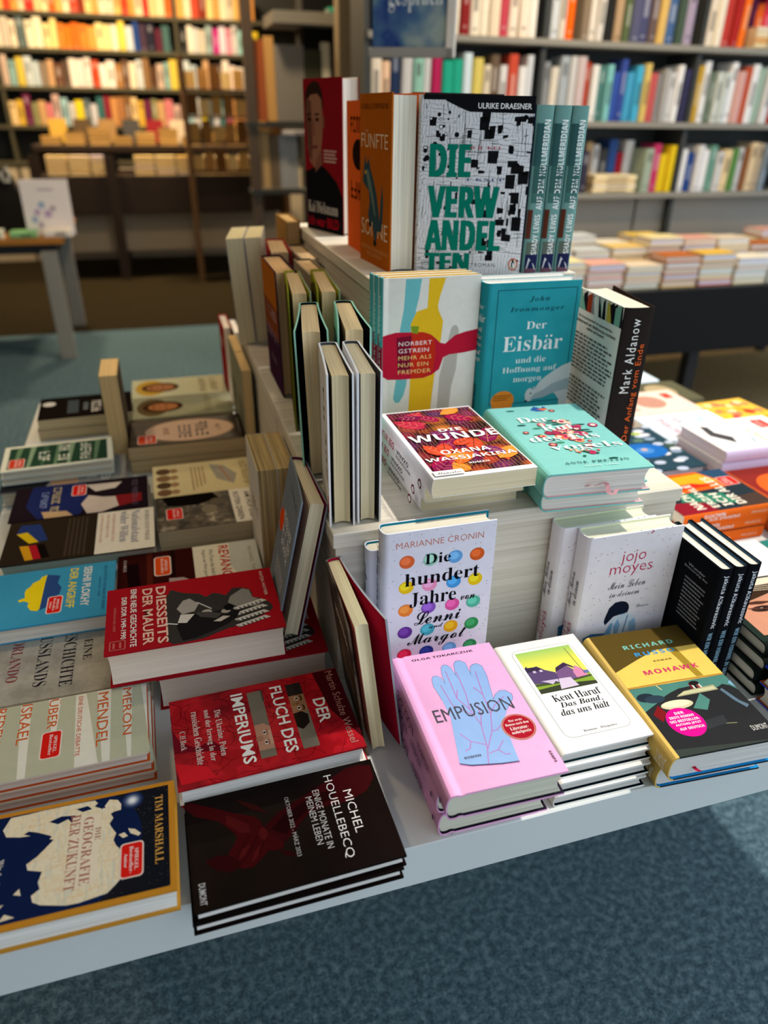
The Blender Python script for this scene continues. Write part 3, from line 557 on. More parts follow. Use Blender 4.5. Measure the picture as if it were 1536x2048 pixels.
def d_verw(P):
    rn = random.Random(12); g, k0 = '0f7a66', '18181a'
    for k in range(120):
        P.n -= 1; x, y = rn.random(), rn.random() * .94; a, b = rn.uniform(.006, .06), rn.uniform(.006, .055)
        if k < 26: x = .45 + .5 * rn.random(); a, b = rn.uniform(.04, .11), rn.uniform(.03, .08)
        if rn.random() < .55 and (x < .5): a *= .4; b *= .4
        j = lambda: rn.uniform(-.008, .008); P.poly([(min(1,x)+j()*0, y), (min(1, x+a), y+j()), (min(1, x+a+abs(j())), y+b), (x, y+b+j())], k0)
    for k in range(26): x, y, r = rn.random() * .32, .60 + rn.random() * .35, rn.uniform(.008, .026); P.disc(min(.97, max(.03, x)), y, r, k0, 12); (P.disc(min(.97, max(.03, x)), y, r * .7, 'e4e4e8', 12) if k % 2 else None)
    for k in range(110):
        P.n -= 1; x, y = rn.random(), rn.random() * .93; L = rn.uniform(.05, .22)
        P.line([(x, y), (min(1, x + L), y + rn.uniform(-.012, .012))] if k % 2 else [(x, y), (min(1, max(0, x + rn.uniform(-.02, .02))), min(.95, y + L * .8))], .0035, '2a2a2e')
    P.poly([(.2,.995),(1,.998),(1,.91),(.42,.915),(.35,.93),(.2,.97)], k0); P.rect(0, .975, 1, 1, k0)
    P.T('ULRIKE DRAESNER', .488, .932, .969, .962, WH, 'h')
    for e in (-.011, .011, 0):
        P.T('DIE', .083 + e, .565, .447 + e, .745, g, 'b'); P.T('VERW', .078 + e, .335, .729 + e, .515, g, 'b'); P.T('ANDEL', .066 + e, .14, .777 + e, .32, g, 'b'); P.T('TEN', .072 + e, .013, .488 + e, .125, g, 'b')
    P.rect(.54, .028, .76, .08, 'e4e4e8'); P.T('ROMAN', .555, .04, .75, .066, '202024', 'n', sp=1.2); P.T('B R. KEL', .44, .72, .74, .735, 'b84050', 's'); P.T('F KNUP', .42, .545, .78, .56, '3a4a80', 's')
    P.ell(.93, .06, .045, .038, 'c85a28'); P.ell(.93, .06, .034, .03, 'f0ece6'); P.ell(.93, .058, .018, .024, '1c1c1e'); P.ell(.935, .054, .01, .017, 'f4f2ee'); P.ell(.925, .083, .01, .008, '1c1c1e')
VERW = Book(.153, .2335, .040, SCR, SCR, 'd8d8dc', '26262a', 'efe8d8', draw=d_verw, bulge=.006)
def d_null(P):
    P.on('spine'); P.grid(0, 0, 1, .03, '6a4a5a'); P.grid(0, .03, 1, .12, '24284e'); P.grid(0, .12, 1, .2, '5f6a60'); P.grid(.0, .22, .28, .40, '5e3226'); P.grid(0, .44, 1, .50, '46716a'); P.grid(0, .5, 1, .66, '3c635e'); P.grid(.0, .66, .45, .9, '355a5a')
    P.T('AUF DEM NULLMERIDIAN', .42, .40, .80, .92, 'eef0ee', 'b', rot=90); P.T('SHADY LEWIS', .40, .12, .76, .37, 'eef0ee', 'b', rot=90); P.poly([(.2,.03),(.8,.02),(.7,.05),(.3,.10)], 'c8ccd0')
NULL = Book(.135, .2235, .0262, '26384e', '6f9a94', '1c2c48', '26384e', 'efe8d8', draw=d_null, bulge=.006)
def d_son(P):
    P.T('CAMILLA TOWNSEND', .05, .915, .90, .945, '3a2410', 's'); P.T('FÜNFTE', .05, .70, .90, .80, 'f0d8b8', 'l'); P.T('SONNE', .05, .175, .92, .275, 'f0d8b8', 'l'); P.T('EINE NEUE GESCHICHTE', .05, .085, .95, .11, 'd89a60', 's'); P.T('DER AZTEKEN', .25, .05, .75, .075, 'd89a60', 's')
    P.poly([(.12,.55),(.18,.66),(.22,.60),(.30,.64),(.36,.58),(.46,.52),(.56,.44),(.62,.36),(.66,.28),(.70,.40),(.74,.50),(.78,.40),(.76,.28),(.70,.22),(.60,.22),(.56,.16),(.50,.13),(.48,.20),(.42,.27),(.36,.24),(.28,.30),(.34,.38),(.30,.45),(.20,.47),(.10,.50)], '38505a')
    P.poly([(.20,.56),(.28,.58),(.38,.50),(.48,.40),(.54,.30),(.48,.32),(.38,.42),(.28,.48)], '6a8078'); P.ell(.19, .555, .03, .012, 'd8a040'); P.ell(.36, .25, .05, .02, '222a30'); P.ell(.52, .14, .05, .02, '222a30')
    P.on('spine'); P.grid(0, 0, 1, 1, 'e0602a'); P.ell(.5, .70, .42, .06, '2a1a14'); P.T('FÜNFTE SONNE', .2, .25, .8, .6, '3a1a10', 's', rot=90)
SON = Book(.135, .2355, .040, 'b8611c', 'e0602a', 'c8581c', 'd8682a', 'f2ecd9', draw=d_son, bulge=.005, fb=.008)
ORG = Book(.13, .228, .014, 'e8662c', 'e8662c', 'e8662c', 'e8662c', 'efe6d2', draw=lambda P: (P.on('front'), P.G(.2, .8, .9, .9, '3a1a10'), P.ell(.6, .66, .3, .1, '2a1a14'), P.G(.2, .36, .9, .48, '3a1a10')), bulge=.003)
def d_diek(P):
    P.poly([(0,0),(1,0),(1,.25),(.85,.35),(.57,.43),(.40,.46),(.15,.42),(0,.40)], '18181c')
    sk = '9a6a54'; P.poly([(.06,.70),(.04,.80),(.08,.88),(.14,.93),(.30,.96),(.44,.94),(.50,.88),(.51,.75),(.49,.64),(.43,.52),(.38,.45),(.26,.43),(.14,.47),(.08,.56)][::-1], sk)
    P.poly([(.27,.40),(.47,.46),(.46,.56),(.30,.48)], '86584a'); P.poly([(.03,.80),(.05,.90),(.12,.955),(.28,.985),(.42,.97),(.50,.92),(.53,.83),(.50,.80),(.48,.87),(.38,.905),(.2,.90),(.09,.86)][::-1], '33221c'); P.poly([(.05,.70),(.04,.80),(.08,.88),(.2,.86),(.22,.60),(.18,.47),(.10,.52)][::-1], '6a4438')
    for x in (.15, .36): P.ell(x, .745, .05, .012, '2a1a16'); P.poly([(x-.07,.77),(x+.06,.775),(x+.05,.785),(x-.06,.782)], '2a1c18')
    P.poly([(.22,.75),(.27,.75),(.30,.64),(.20,.64)], '8a5a48'); P.poly([(.16,.575),(.36,.58),(.34,.56),(.18,.556)], '6a3a34'); P.ell(.52, .73, .03, .04, '86584a')
    P.lines(4, .52, .47, .86, .56, 'd8b8b0', .5, 3); P.T('Kai Diekmann', .05, .125, .86, .205, 'd8d4cc', 's'); P.T('Ich war BILD', .05, .03, .88, .10, 'b8182c', 'h')
DIEK = Book(.142, .2665, .036, '8c1a24', '8c1a24', '7a1820', 'f0ece4', 'f0eadc', draw=d_diek, bulge=.006)
def tex2(name, a, b, scale, c=None, ramp=(.4, .6), detail=5, rough=.45):
    q = N(name, rough); f = q.noise(q.coords(), scale, detail, .65); st = [(ramp[0], a), (ramp[1], b)] + ([(.75, c)] if c else []); return q.base(q.ramp(f, st))
def d_hou(P):
    r1, r2, r3 = '430f11', '320c0e', '541617'
    P.poly([(.0,.02),(.09,.114),(.218,.238),(.297,.332),(.36,.36),(.432,.369),(.536,.416),(.60,.45),(.655,.44),(.66,.40),(.641,.371),(.70,.33),(.752,.287),(.744,.241),(.70,.20),(.62,.173),(.56,.19),(.517,.213),(.45,.235),(.40,.22),(.264,.16),(.158,.045),(.05,0)], r1)
    P.poly([(.60,.07),(.575,.12),(.591,.175),(.64,.22),(.70,.235),(.75,.19),(.70,.12)], r2)
    P.poly([(.42,.37),(.319,.449),(.25,.54),(.181,.644),(.10,.76),(.032,.853),(.03,.93),(.06,.985),(.20,.98),(.32,.92),(.38,.80),(.37,.70),(.382,.616),(.45,.56),(.55,.50),(.60,.46),(.556,.422)], '3a0d10'); P.poly([(.46,.40),(.36,.47),(.28,.58),(.22,.70),(.24,.78),(.32,.72),(.36,.60),(.44,.53),(.54,.47)], '260a0c')
    for q in ([(.45,.30),(.56,.25),(.66,.20)], [(.48,.33),(.60,.29),(.70,.235)], [(.52,.37),(.62,.335),(.72,.28)]): P.line(q, .018, '3a0c10')
    P.poly([(.22,.20),(.36,.30),(.44,.30),(.42,.25),(.30,.19)], r3); P.poly([(.54,.29),(.62,.265),(.66,.225),(.58,.245)], r3); P.poly([(.57,.34),(.67,.315),(.72,.28),(.63,.30)], r3); P.ell(.48, .36, .06, .02, r3); P.poly([(.66,.42),(.72,.44),(.76,.50),(.70,.47)], r2); P.poly([(.08,.25),(.2,.36),(.3,.40),(.22,.32)], '3a1412')
    P.T('MICHEL', .26, .80, .69, .845, 'f2f0ee', 'l'); P.T('HOUELLEBECQ', .06, .715, .89, .765, 'f2f0ee', 'l'); P.T('EINIGE MONATE IN', .185, .645, .765, .68, 'e4e0de', 'l'); P.T('MEINEM LEBEN', .237, .602, .71, .635, 'e4e0de', 'l'); P.T('OKTOBER 2022 - MÄRZ 2023', .185, .497, .764, .523, 'd8d4d2', 'l'); P.T('DUMONT', .775, .03, .955, .062, 'c4c2c2', 'h')
HOU = Book(.1237, .2015, .0155, tex2('black_brown_jacket', '100a09', '1e1310', 9, None, (.3, .8)), '120c0b', '160f0e', '160f0e', 'f2f0ec', draw=d_hou, bulge=.003, thick=.0028)
MAPR = tex2('red_map_print', 'a8141e', 'c01c28', 14, '5e1018', (.45, .5), 3)
def d_flu(P):
    rn = random.Random(6)
    for k in range(90):
        x, y = rn.random(), rn.random(); a = rn.random() * 6.28; pts = [(x, y)]
        for j in range(5): a += rn.uniform(-.8, .8); x += .05 * math.cos(a); y += .04 * math.sin(a); pts.append((min(1, max(0, x)), min(1, max(0, y))))
        P.n -= 1; P.line(pts, .0035, '5a0c14')
    P.poly([(.35,0),(.5,.04),(.6,.12),(.55,.2),(.7,.28),(.62,.05),(.62,0)], '701420'); P.poly([(0,.85),(.5,.88),(.9,1),(0,1)], '4a0e16'); P.poly([(.72,0),(.95,.02),(.95,.2),(.82,.16)], 'd0222c')
    g = '7a7264'; P.rect(.085, .44, .875, .525, g); P.rect(.085, .67, .875, .76, g)
    P.rect(.085, .67, .24, .76, '2c2522'); P.poly([(.24,.67),(.50,.67),(.48,.72),(.44,.76),(.24,.76)], '9a6e50'); P.ell(.285, .712, .026, .012, 'd8c4b0'); P.ell(.405, .712, .026, .012, 'd8c4b0'); P.ell(.285, .712, .011, .009, '1c120e'); P.ell(.405, .712, .011, .009, '1c120e'); P.line([(.255,.735),(.285,.742),(.32,.734)], .014, '3a261a'); P.line([(.375,.734),(.405,.742),(.44,.735)], .014, '3a261a'); P.poly([(.335,.72),(.355,.72),(.37,.68),(.325,.68)], '86603f'); P.poly([(.46,.67),(.62,.67),(.66,.70),(.60,.745),(.50,.75),(.45,.72)], '241c18'); P.rect(.085, .52, .23, .53, '4a443c')
    P.poly([(.50,.44),(.79,.44),(.79,.525),(.54,.525),(.49,.49)], 'b88a72'); P.ell(.60, .487, .026, .010, 'd8c8bc'); P.ell(.71, .487, .026, .010, 'd8c8bc'); P.ell(.60, .487, .011, .008, '2a1c18'); P.ell(.71, .487, .011, .008, '2a1c18'); P.line([(.57,.502),(.63,.504)], .010, '7a5442'); P.line([(.68,.504),(.74,.502)], .010, '7a5442'); P.rect(.58, .505, .74, .525, 'c89c84'); P.ell(.66, .455, .03, .02, 'a87660')
    P.T('DER', .34, .80, .635, .87, WH, 'h'); P.T('FLUCH DES', .075, .575, .88, .645, WH, 'h'); P.T('IMPERIUMS', .07, .345, .895, .415, WH, 'h'); P.T('Martin Schulze Wessel', .02, .925, .93, .97, 'b8867e', 'n')
    P.T('Die Ukraine, Polen', .215, .235, .75, .275, 'e8d8d0', 's'); P.T('und der Irrweg in der', .187, .175, .78, .215, 'e8d8d0', 's'); P.T('russischen Geschichte', .18, .112, .79, .152, 'e8d8d0', 's'); P.T('C.H.Beck', .385, .038, .60, .07, 'e0ccc4', 's')
FLU = Book(.1335, .2025, .0245, MAPR, 'a8141e', 'a8141e', 'f0ece4', 'f0eeea', draw=d_flu, bulge=.004)
def d_die(P):
    gr = '3a3634'
    P.poly([(.94,.335),(1,.37),(1,.42),(.985,.536),(.93,.62),(.896,.68),(.876,.777),(.779,.883),(.74,.93),(.70,.955),(.62,.95),(.553,.923),(.50,.89),(.466,.849),(.40,.855),(.32,.84),(.28,.79),(.265,.742),(.32,.72),(.373,.695),(.33,.66),(.30,.62),(.352,.578),(.281,.542),(.228,.447),(.141,.373),(.256,.345),(.6,.34)], gr)
    P.poly([(.40,.72),(.30,.80),(.34,.84),(.47,.85),(.56,.92),(.62,.86),(.60,.76),(.50,.70)], '8a8680')
    for k in range(4):
        a = k * .09; P.poly([(.60 + a, .72), (.52 + a, .90), (.56 + a, .93), (.64 + a, .74)], 'cfcac2')
        for j in range(7): P.line([(.615 + a - .011*j, .735 + .025*j), (.645 + a - .011*j, .75 + .024*j)], .012, '2a2624')
    P.poly([(.744,.392),(.593,.452),(.55,.46),(.62,.56),(.60,.66),(.649,.765),(.74,.74),(.823,.685),(.904,.586),(.96,.492),(.97,.42)], '201e1e')
    P.poly([(.34,.48),(.36,.44),(.48,.40),(.58,.43),(.56,.50),(.45,.53)], 'a8a29a'); P.poly([(.58,.42),(.70,.40),(.72,.45),(.60,.50)], 'd8d2ca'); P.ell(.60, .57, .04, .03, 'b0a89e'); P.ell(.63, .68, .035, .028, 'a89e94'); P.poly([(.58,.50),(.66,.53),(.72,.62),(.66,.66),(.60,.58)], '4a4644'); P.ell(.58, .70, .05, .03, '181616'); P.poly([(.70,.66),(.76,.60),(.78,.64),(.72,.70)], 'c8beb4'); P.line([(.72,.40),(.68,.33)], .014, 'e8e4de'); P.line([(.42,.52),(.56,.60)], .014, 'c8c2ba')
    c = 'f0c4ae'; P.T('DIESSEITS', .06, .285, .955, .345, c, 'h'); P.T('DER MAUER', .065, .205, .945, .265, c, 'h'); P.T('EINE NEUE GESCHICHTE', .042, .137, .94, .172, 'f6ece6', 'h'); P.T('DER DDR 1949-1990', .16, .085, .81, .115, 'f6ece6', 'h'); P.T('HOFFMANN UND CAMPE', .31, .042, .68, .056, 'd87a70', 'n'); P.T('KATJA HOYER', .055, .92, .475, .945, 'f0d8d0', 'n')
    P.frame(.83, .03, .95, .11, .012, 'c8605a'); P.line([(.85,.05),(.93,.05)], .02, 'c8605a'); P.line([(.85,.085),(.93,.085)], .02, 'c8605a')
DIE = Book(.1366, .2153, .0498, 'a81a24', 'a01822', 'a01822', 'a01822', 'f2e4d2', draw=d_die, bulge=.006, pstr=.12, conc=.008)
def landm():
    q = N('atlas_land', .35); v = q.coords(); br = q.n('ShaderNodeTexBrick', Vector=v, Scale=130.0); br.inputs['Color1'].default_value = lin('f2e6c8'); br.inputs['Color2'].default_value = lin('ead2a8'); br.inputs['Mortar'].default_value = lin('e8dcc0'); br.inputs['Bias'].default_value = -.2
    n = q.noise(q.coords(1, 6, 1), 45, 3); c = q.mix(q.ramp(n, [(.55, '000000'), (.6, '888888')]), br.outputs[0], 'a8c4c8'); c = q.mix(q.ramp(q.noise(q.coords(6, 1, 1), 40, 3), [(.6, '000000'), (.64, '999999')]), c, 'e8b878'); return q.base(c)
LAND = landm()
def starm():
    q = N('starry_black', .3); v = q.coords(); f = q.n('ShaderNodeTexVoronoi', Vector=v, Scale=420.0); d = q.ramp(f.outputs['Distance'], [(.0, 'e8e4dc'), (.11, '10141e')]); return q.base(d)
def d_mar(P):
    P.rect(.03, .02, .955, .975, starm()); P.disc(.47, .38, .63, '16264e', 48) if 0 else None
    n = 40; pts = [(.45 + .62 * math.cos(2*math.pi*k/n), .44 + .42 * math.sin(2*math.pi*k/n)) for k in range(n)]; P.poly([(min(.955, max(.03, x)), min(.975, max(.02, y))) for x, y in pts], '14224a')
    L = [(.043,.294),(.043,.36),(.035,.426),(.035,.574),(.035,.605),(.04,.65),(.072,.663),(.10,.65),(.141,.686),(.10,.70),(.06,.714),(.08,.75),(.131,.767),(.186,.766),(.19,.74),(.203,.722),(.25,.735),(.30,.72),(.34,.73),(.40,.75),(.46,.74),(.515,.753),(.60,.79),(.70,.79),(.811,.775),(.86,.75),(.899,.726),(.924,.619),(.92,.57),(.895,.519),(.87,.47),(.834,.439),(.78,.43),(.74,.46),(.682,.449),(.60,.46),(.56,.40),(.507,.392),(.46,.43),(.40,.46),(.337,.49),(.30,.44),(.264,.436),(.25,.35),(.221,.289),(.15,.27)]
    P.poly(L[::-1], LAND)
    for q in ([(.16,.46),(.20,.50),(.17,.54),(.22,.56),(.20,.60),(.15,.57),(.13,.51)], [(.09,.57),(.13,.60),(.12,.64),(.08,.62)], [(.23,.36),(.30,.44),(.33,.47),(.30,.48),(.24,.42),(.21,.38)], [(.08,.66),(.12,.675),(.14,.70),(.10,.69)]): P.poly(q, '14224a')
    for q in ([(.38,.80),(.43,.81),(.47,.845),(.45,.855),(.40,.83)], [(.42,.76),(.46,.78),(.45,.80),(.41,.785)], [(.80,.33),(.90,.28),(.93,.22),(.88,.22),(.82,.28)], [(.88,.34),(.93,.32),(.92,.38)], [(.70,.38),(.74,.36),(.76,.39)], [(.55,.20),(.60,.24),(.57,.27)]): P.poly(q, LAND)
    [P.ell(.115, .815, .085 - .011 * k, .05 - .0066 * k, c_, 20) for k, c_ in enumerate(('1c2a50', '2c3a60', '48567a', '74809c', 'a6b0c2', 'd8dce4', 'f4f5f7'))]; P.rect(.17, .56, .80, .68, 'f0e2c8'); P.T('DIE', .31, .662, .425, .685, 'a86a5e', 's'); P.T('GEOGRAFIE', .195, .61, .79, .652, 'b06a5c', 's'); P.T('DER ZUKUNFT', .15, .552, .815, .595, 'b06a5c', 's'); P.T('TIM MARSHALL', .12, .915, .755, .95, 'e0a850', 's')
    P.T('Wie der Kampf', .42, .275, .78, .30, 'e8e4dc', 's'); P.T('um die Vorherrschaft', .38, .225, .82, .25, 'e8e4dc', 's')
    spiegel(P, .515, .77, .82, .868, third='Autor')
MAR = Book(.1225, .215, .0295, 'c98a2c', 'c98a2c', 'c98a2c', 'd89a3a', 'f2f0ea', draw=d_mar, bulge=.004, gloss=.3)
def d_men(P):
    g = 'c2c3a8'
    for a, b, c, d in ((.80,.86,.83,.80),(.92,.97,.95,.91),(.66,.72,.70,.74),(.52,.60,.56,.50),(.36,.45,.46,.38),(.22,.30,.28,.22),(.06,.14,.12,.04)): P.poly([(0,a),(0,b),(1,c + .06),(1,d)][::-1], g)
    c = 'd9622a'; P.T('MERON', .03, .865, .71, .915, c, 'n'); P.T('MENDEL', .03, .725, .79, .785, c, 'n'); P.T('EINE DEUTSCHE DEBATTE', .03, .618, .86, .642, c, 'n'); P.T('ÜBER', .0, .455, .42, .52, c, 'n'); P.T('ISRAEL', .0, .305, .56, .365, c, 'n'); P.T('REDEN', .0, .165, .48, .225, c, 'n')
    spiegel(P, .46, .435, .82, .545)
MEN = Book(.1145, .2, .0158, 'eceadc', 'eceadc', 'eceadc', 'd05a28', 'f0eee6', draw=d_men, bulge=.003)
def marble(n, a, b): return tex2(n, a, b, 22, None, (.35, .7), 6)
def d_rus(P):
    k = '24222a'; P.T('EINE', .28, .605, .57, .655, k, 's'); P.T('GESCHICHTE', .03, .485, .88, .56, k, 's'); P.T('RUSSLANDS', .06, .34, .83, .415, k, 's'); P.T('ORLANDO', .14, .185, .72, .25, '8a3a44', 's'); P.line([(.25,.93),(.8,.935)], .004, '9a958c')
RUS = Book(.149, .215, .0295, marble('grey_stone_jacket', '9c988e', 'c9c5ba'), 'b5b1a7', 'b5b1a7', 'e8e4da', 'e9e4d8', draw=d_rus, bulge=.004)
def d_plo(P):
    P.poly([(.11,.555),(.16,.64),(.30,.63),(.40,.66),(.51,.652),(.60,.60),(.70,.61),(.755,.55),(.74,.52),(.3,.545)], '2f4f8a')
    P.poly([(.113,.552),(.3,.548),(.74,.545),(.77,.53),(.74,.49),(.66,.467),(.60,.47),(.56,.44),(.57,.41),(.53,.40),(.50,.44),(.40,.43),(.345,.437),(.30,.46),(.24,.47),(.195,.51),(.14,.52)], 'f2d81e')
    P.T('SERHII PLOKHY', .05, .79, .795, .845, 'f2f0e6', 'h'); P.T('DER ANGRIFF', .055, .70, .79, .755, 'f2dc30', 'h'); P.T('DER WICHTIGSTE HISTORIKER DER UKRAINE', .08, .925, .90, .945, '2a5a80', 'n'); P.T('FINANCIAL TIMES', .3, .895, .66, .91, '2a5a80', 'n'); P.T('HOFFMANN UND CAMPE', .1, .17, .4, .185, 'd8ecf4', 'n')
    spiegel(P, .545, .585, .85, .68, third='Autor')
PLO = Book(.139, .215, .0245, '3f9cc6', '3f9cc6', '3f9cc6', 'e8e8e8', 'ece6da', draw=d_plo, bulge=.004)
def d_rev(P):
    P.rect(0, .53, 1, 1, 'ece6d2'); P.poly([(0,.80),(.5,.78),(1,.90),(1,1),(0,1)], 'c9cdc4'); P.rect(0, 0, 1, .53, '3a1412'); P.poly([(.2,.05),(.7,.08),(.7,.16),(.2,.14)], '1c0c0c'); P.rect(.0, .2, 1, .24, '5a2218'); P.rect(0, .36, 1, .40, '24100e'); P.poly([(.6,.35),(.9,.35),(.9,.5),(.75,.53),(.62,.45)], 'b8a0a0')
    P.T('REVANCHE', .05, .715, .95, .79, 'c0262c', 'h'); P.T('Wie Putin das bedrohlichste', .1, .645, .9, .675, '2a2a2a', 'n'); P.T('Regime der Welt geschaffen hat', .1, .59, .9, .62, '2a2a2a', 'n'); P.T('MICHAEL THUMANN', .15, .93, .95, .955, '4a4a46', 'n', sp=1.3); P.T('C.H.BECK', .1, .04, .35, .06, 'e0d0cc', 'n'); spiegel(P, .12, .25, .53, .37, 'e8541e')
REV = Book(.1365, .215, .0395, '3a1412', '3a1412', '3a1412', 'e8e0d0', 'e6dac4', draw=d_rev, bulge=.005)
def d_win(P):
    P.rect(0, 0, 1, .60, '33291f'); P.rect(0, .60, 1, 1, 'f0e8d6')
    for k in range(5): P.rect(.05, .40 + .03*k, .95, .415 + .03*k, '4a3e30')
    P.poly([(.09,.075),(.30,.06),(.56,.16),(.52,.28),(.30,.24),(.112,.207)], '2c3f7a'); P.poly([(.30,.06),(.56,.16),(.54,.22),(.28,.13)], 'e8c41e'); P.poly([(.60,.10),(.94,.16),(.935,.21),(.61,.16)], 'e0a020'); P.poly([(.61,.16),(.935,.21),(.93,.26),(.605,.21)], 'b8202a'); P.poly([(.605,.21),(.93,.26),(.92,.312),(.602,.261)], '16120e')
    P.T('HEINRICH AUGUST WINKLER', .06, .935, .82, .965, '5a5448', 's'); P.T('Nationalstaat', .03, .84, .84, .90, '5a6488', 's'); P.T('wider Willen', .03, .76, .79, .82, '5a6488', 's')
    for k, st in enumerate(('INTERVENTIONEN ZUR', 'DEUTSCHEN UND', 'EUROPÄISCHEN POLITIK')): P.T(st, .07, .705 - .04*k, .75 - .1*(k == 1), .725 - .04*k, 'c0705a', 's')
WIN = Book(.138, .23, .0495, '33291f', '33291f', '33291f', 'c8c0b0', 'e0d4bc', draw=d_win, bulge=.005)
def d_eu(P):
    P.poly([(.0,.12),(.6,.1),(1,.2),(1,.5),(.55,.56),(.3,.52),(0,.5)], '232c62'); P.poly([(.45,.55),(.7,.5),(1,.55),(1,.66),(.75,.90),(.6,.85),(.55,.66)], 'd8c8bc'); P.poly([(.1,.52),(.35,.60),(.3,.75),(.12,.8)], 'e0d4c8'); P.poly([(.55,.75),(.9,.78),(.8,.95),(.55,.95)], '8a2426'); P.poly([(.8,.22),(1,.25),(1,.45),(.85,.4)], 'c8a880'); P.G(.08, .28, .9, .34, 'c8b88a'); P.G(.2, .20, .7, .25, '8a9ac8'); P.G(.1, .88, .9, .92, '6a5a70'); spiegel(P, .08, .42, .42, .53)
EUB = Book(.13, .232, .0195, '241a22', '241a22', '241a22', 'e0d8c8', 'e4d8c0', draw=d_eu, bulge=.003)
def d_sta(P):
    P.rect(0, 0, 1, .65, tex2('crowd_photo', '16120e', '5a5044', 40, 'c8bea8', (.42, .58))); P.poly([(0,.05),(.3,.1),(.35,.35),(.2,.55),(0,.5)], '14100c'); P.ell(.5, .45, .12, .07, '8a8070'); P.ell(.3, .52, .1, .06, '6a6254'); P.rect(0, .65, 1, 1, 'f0ece0')
    P.T('STALIN', .02, .88, .98, .96, 'c0202c', 'h'); P.T('AM HOF DES', .1, .78, .9, .83, '3a3632', 'h'); P.T('ROTEN ZAREN', .09, .68, .93, .73, '3a3632', 'h'); spiegel(P, .375, .08, .70, .22)
STA = Book(.127, .202, .0385, '16120e', '16120e', 'f0ece0', 'e8e0cc', 'd9c49c', kind='soft', draw=d_sta)
def d_bei(P):
    for k, c in enumerate(('6a5038', '8a6a4c', '5a4632', '7a5a42')): P.ell(.2 + .22*k, .10, .1, .07, c); P.ell(.2 + .22*k, .20, .07, .04, 'a8845f')
    P.poly([(.1,.55),(.6,.6),(.8,.75),(.5,.8),(.2,.7)], 'a8a498'); P.lines(4, .15, .35, .9, .5, 'a8885e', .4, 2); P.G(.1, .85, .9, .92, 'b0946a'); P.line([(.2,.65),(.7,.72)], .02, 'c07a5a')
BEI = Book(.142, .2, .0295, 'e0d2a4', 'e0d2a4', 'e0d2a4', 'e8e0cc', 'd9c8a4', draw=d_bei)
def d_ova(P):
    P.rect(.02, .02, .98, .98, tex2('dark_ornament', '1c150f', '3a2c20', 30, None, (.45, .6))); P.ell(.5, .53, .44, .40, '8a6a4a', 32); P.ell(.5, .53, .42, .385, 'd8b8a0', 32)
    P.G(.38, .76, .62, .80, '4a3a38'); P.G(.2, .58, .80, .69, '4a4a58'); P.G(.17, .43, .82, .54, '4a4a58'); P.G(.35, .30, .65, .35, '8a5a48'); P.G(.2, .955, .8, .98, '8a8478'); spiegel(P, .6, .08, .92, .24, 'd84a2c')
OVA = Book(.142, .238, .0298, '241a14', '241a14', '241a14', 'c8b890', 'd0b68a', kind='soft', draw=d_ova)
def portrait(bg, hair, skin, body, title):
    def d(P):
        P.ell(.5, .2, .42, .16, body); P.ell(.5, .30, .26, .20, hair); P.ell(.5, .30, .18, .15, skin); P.ell(.42, .33, .03, .012, '3a241a'); P.ell(.58, .33, .03, .012, '3a241a'); P.poly([(.47,.25),(.53,.25),(.5,.31)], '8a5a3c'); P.rect(.42, .20, .58, .215, '7a3a2c')
        for k, t in enumerate(title): P.G(.12, .84 - .12*k, .88, .91 - .12*k, '8a8468')
    return Book(.14, .232, .0395, bg, bg, bg, 'e0d8c0', 'd8c8a4', draw=d)
POR1 = portrait('c9c8a8', '5a3a22', 'b07a50', 'c8a040', ('Die Reise', 'der Königin')); POR2 = portrait('8f9078', '3a2416', 'a06a42', '5a4a30', ('Die Tochter', 'des Malers'))
def d_gre(P):
    P.rect(.03, .02, .97, .98, 'e8ebdc'); P.rect(.08, .05, .92, .95, '2c4a38')
    for k in range(7): P.poly([(.08, .12 + .12*k), (.92, .10 + .12*k), (.92, .13 + .12*k), (.08, .17 + .12*k)], ['6a8a6a', '8aa488', '44664e'][k % 3])
    P.G(.15, .70, .85, .80, 'e4e8dc'); P.G(.15, .5, .8, .6, 'e4e8dc'); P.G(.2, .32, .75, .42, 'e4e8dc'); spiegel(P, .55, .06, .9, .2, 'd8452c')
GRE = Book(.121, .2025, .0148, 'e8ebdc', 'e8ebdc', 'e8ebdc', 'e8ebdc', 'e6dcc4', draw=d_gre)
def d_gry(P): P.poly([(0,0),(1,0),(1,.35),(.6,.4),(0,.3)], '2a2a2e'); P.poly([(.5,.35),(.9,.4),(.9,.62),(.6,.6)], 'c09a78'); P.G(.1, .80, .9, .88, 'd8d8d4'); P.G(.1, .68, .9, .76, 'd8d8d4')
GRY = Book(.128, .225, .0295, '8a8c8c', '8a8c8c', '8a8c8c', 'd8d8d4', 'dcd0b8', draw=d_gry)
def d_dk(P): P.G(.12, .72, .9, .84, 'e0dcd4'); P.G(.2, .56, .85, .66, 'e0dcd4'); P.rect(.2, .30, .8, .42, '4a5258'); P.disc(.3, .10, .1, 'e8e4dc'); P.G(.35, .47, .7, .52, '9aa4a8')
DRK = Book(.145, .205, .0245, '1c1613', '1c1613', '1c1613', '1c1613', 'd8c49c', kind='soft', draw=d_dk)
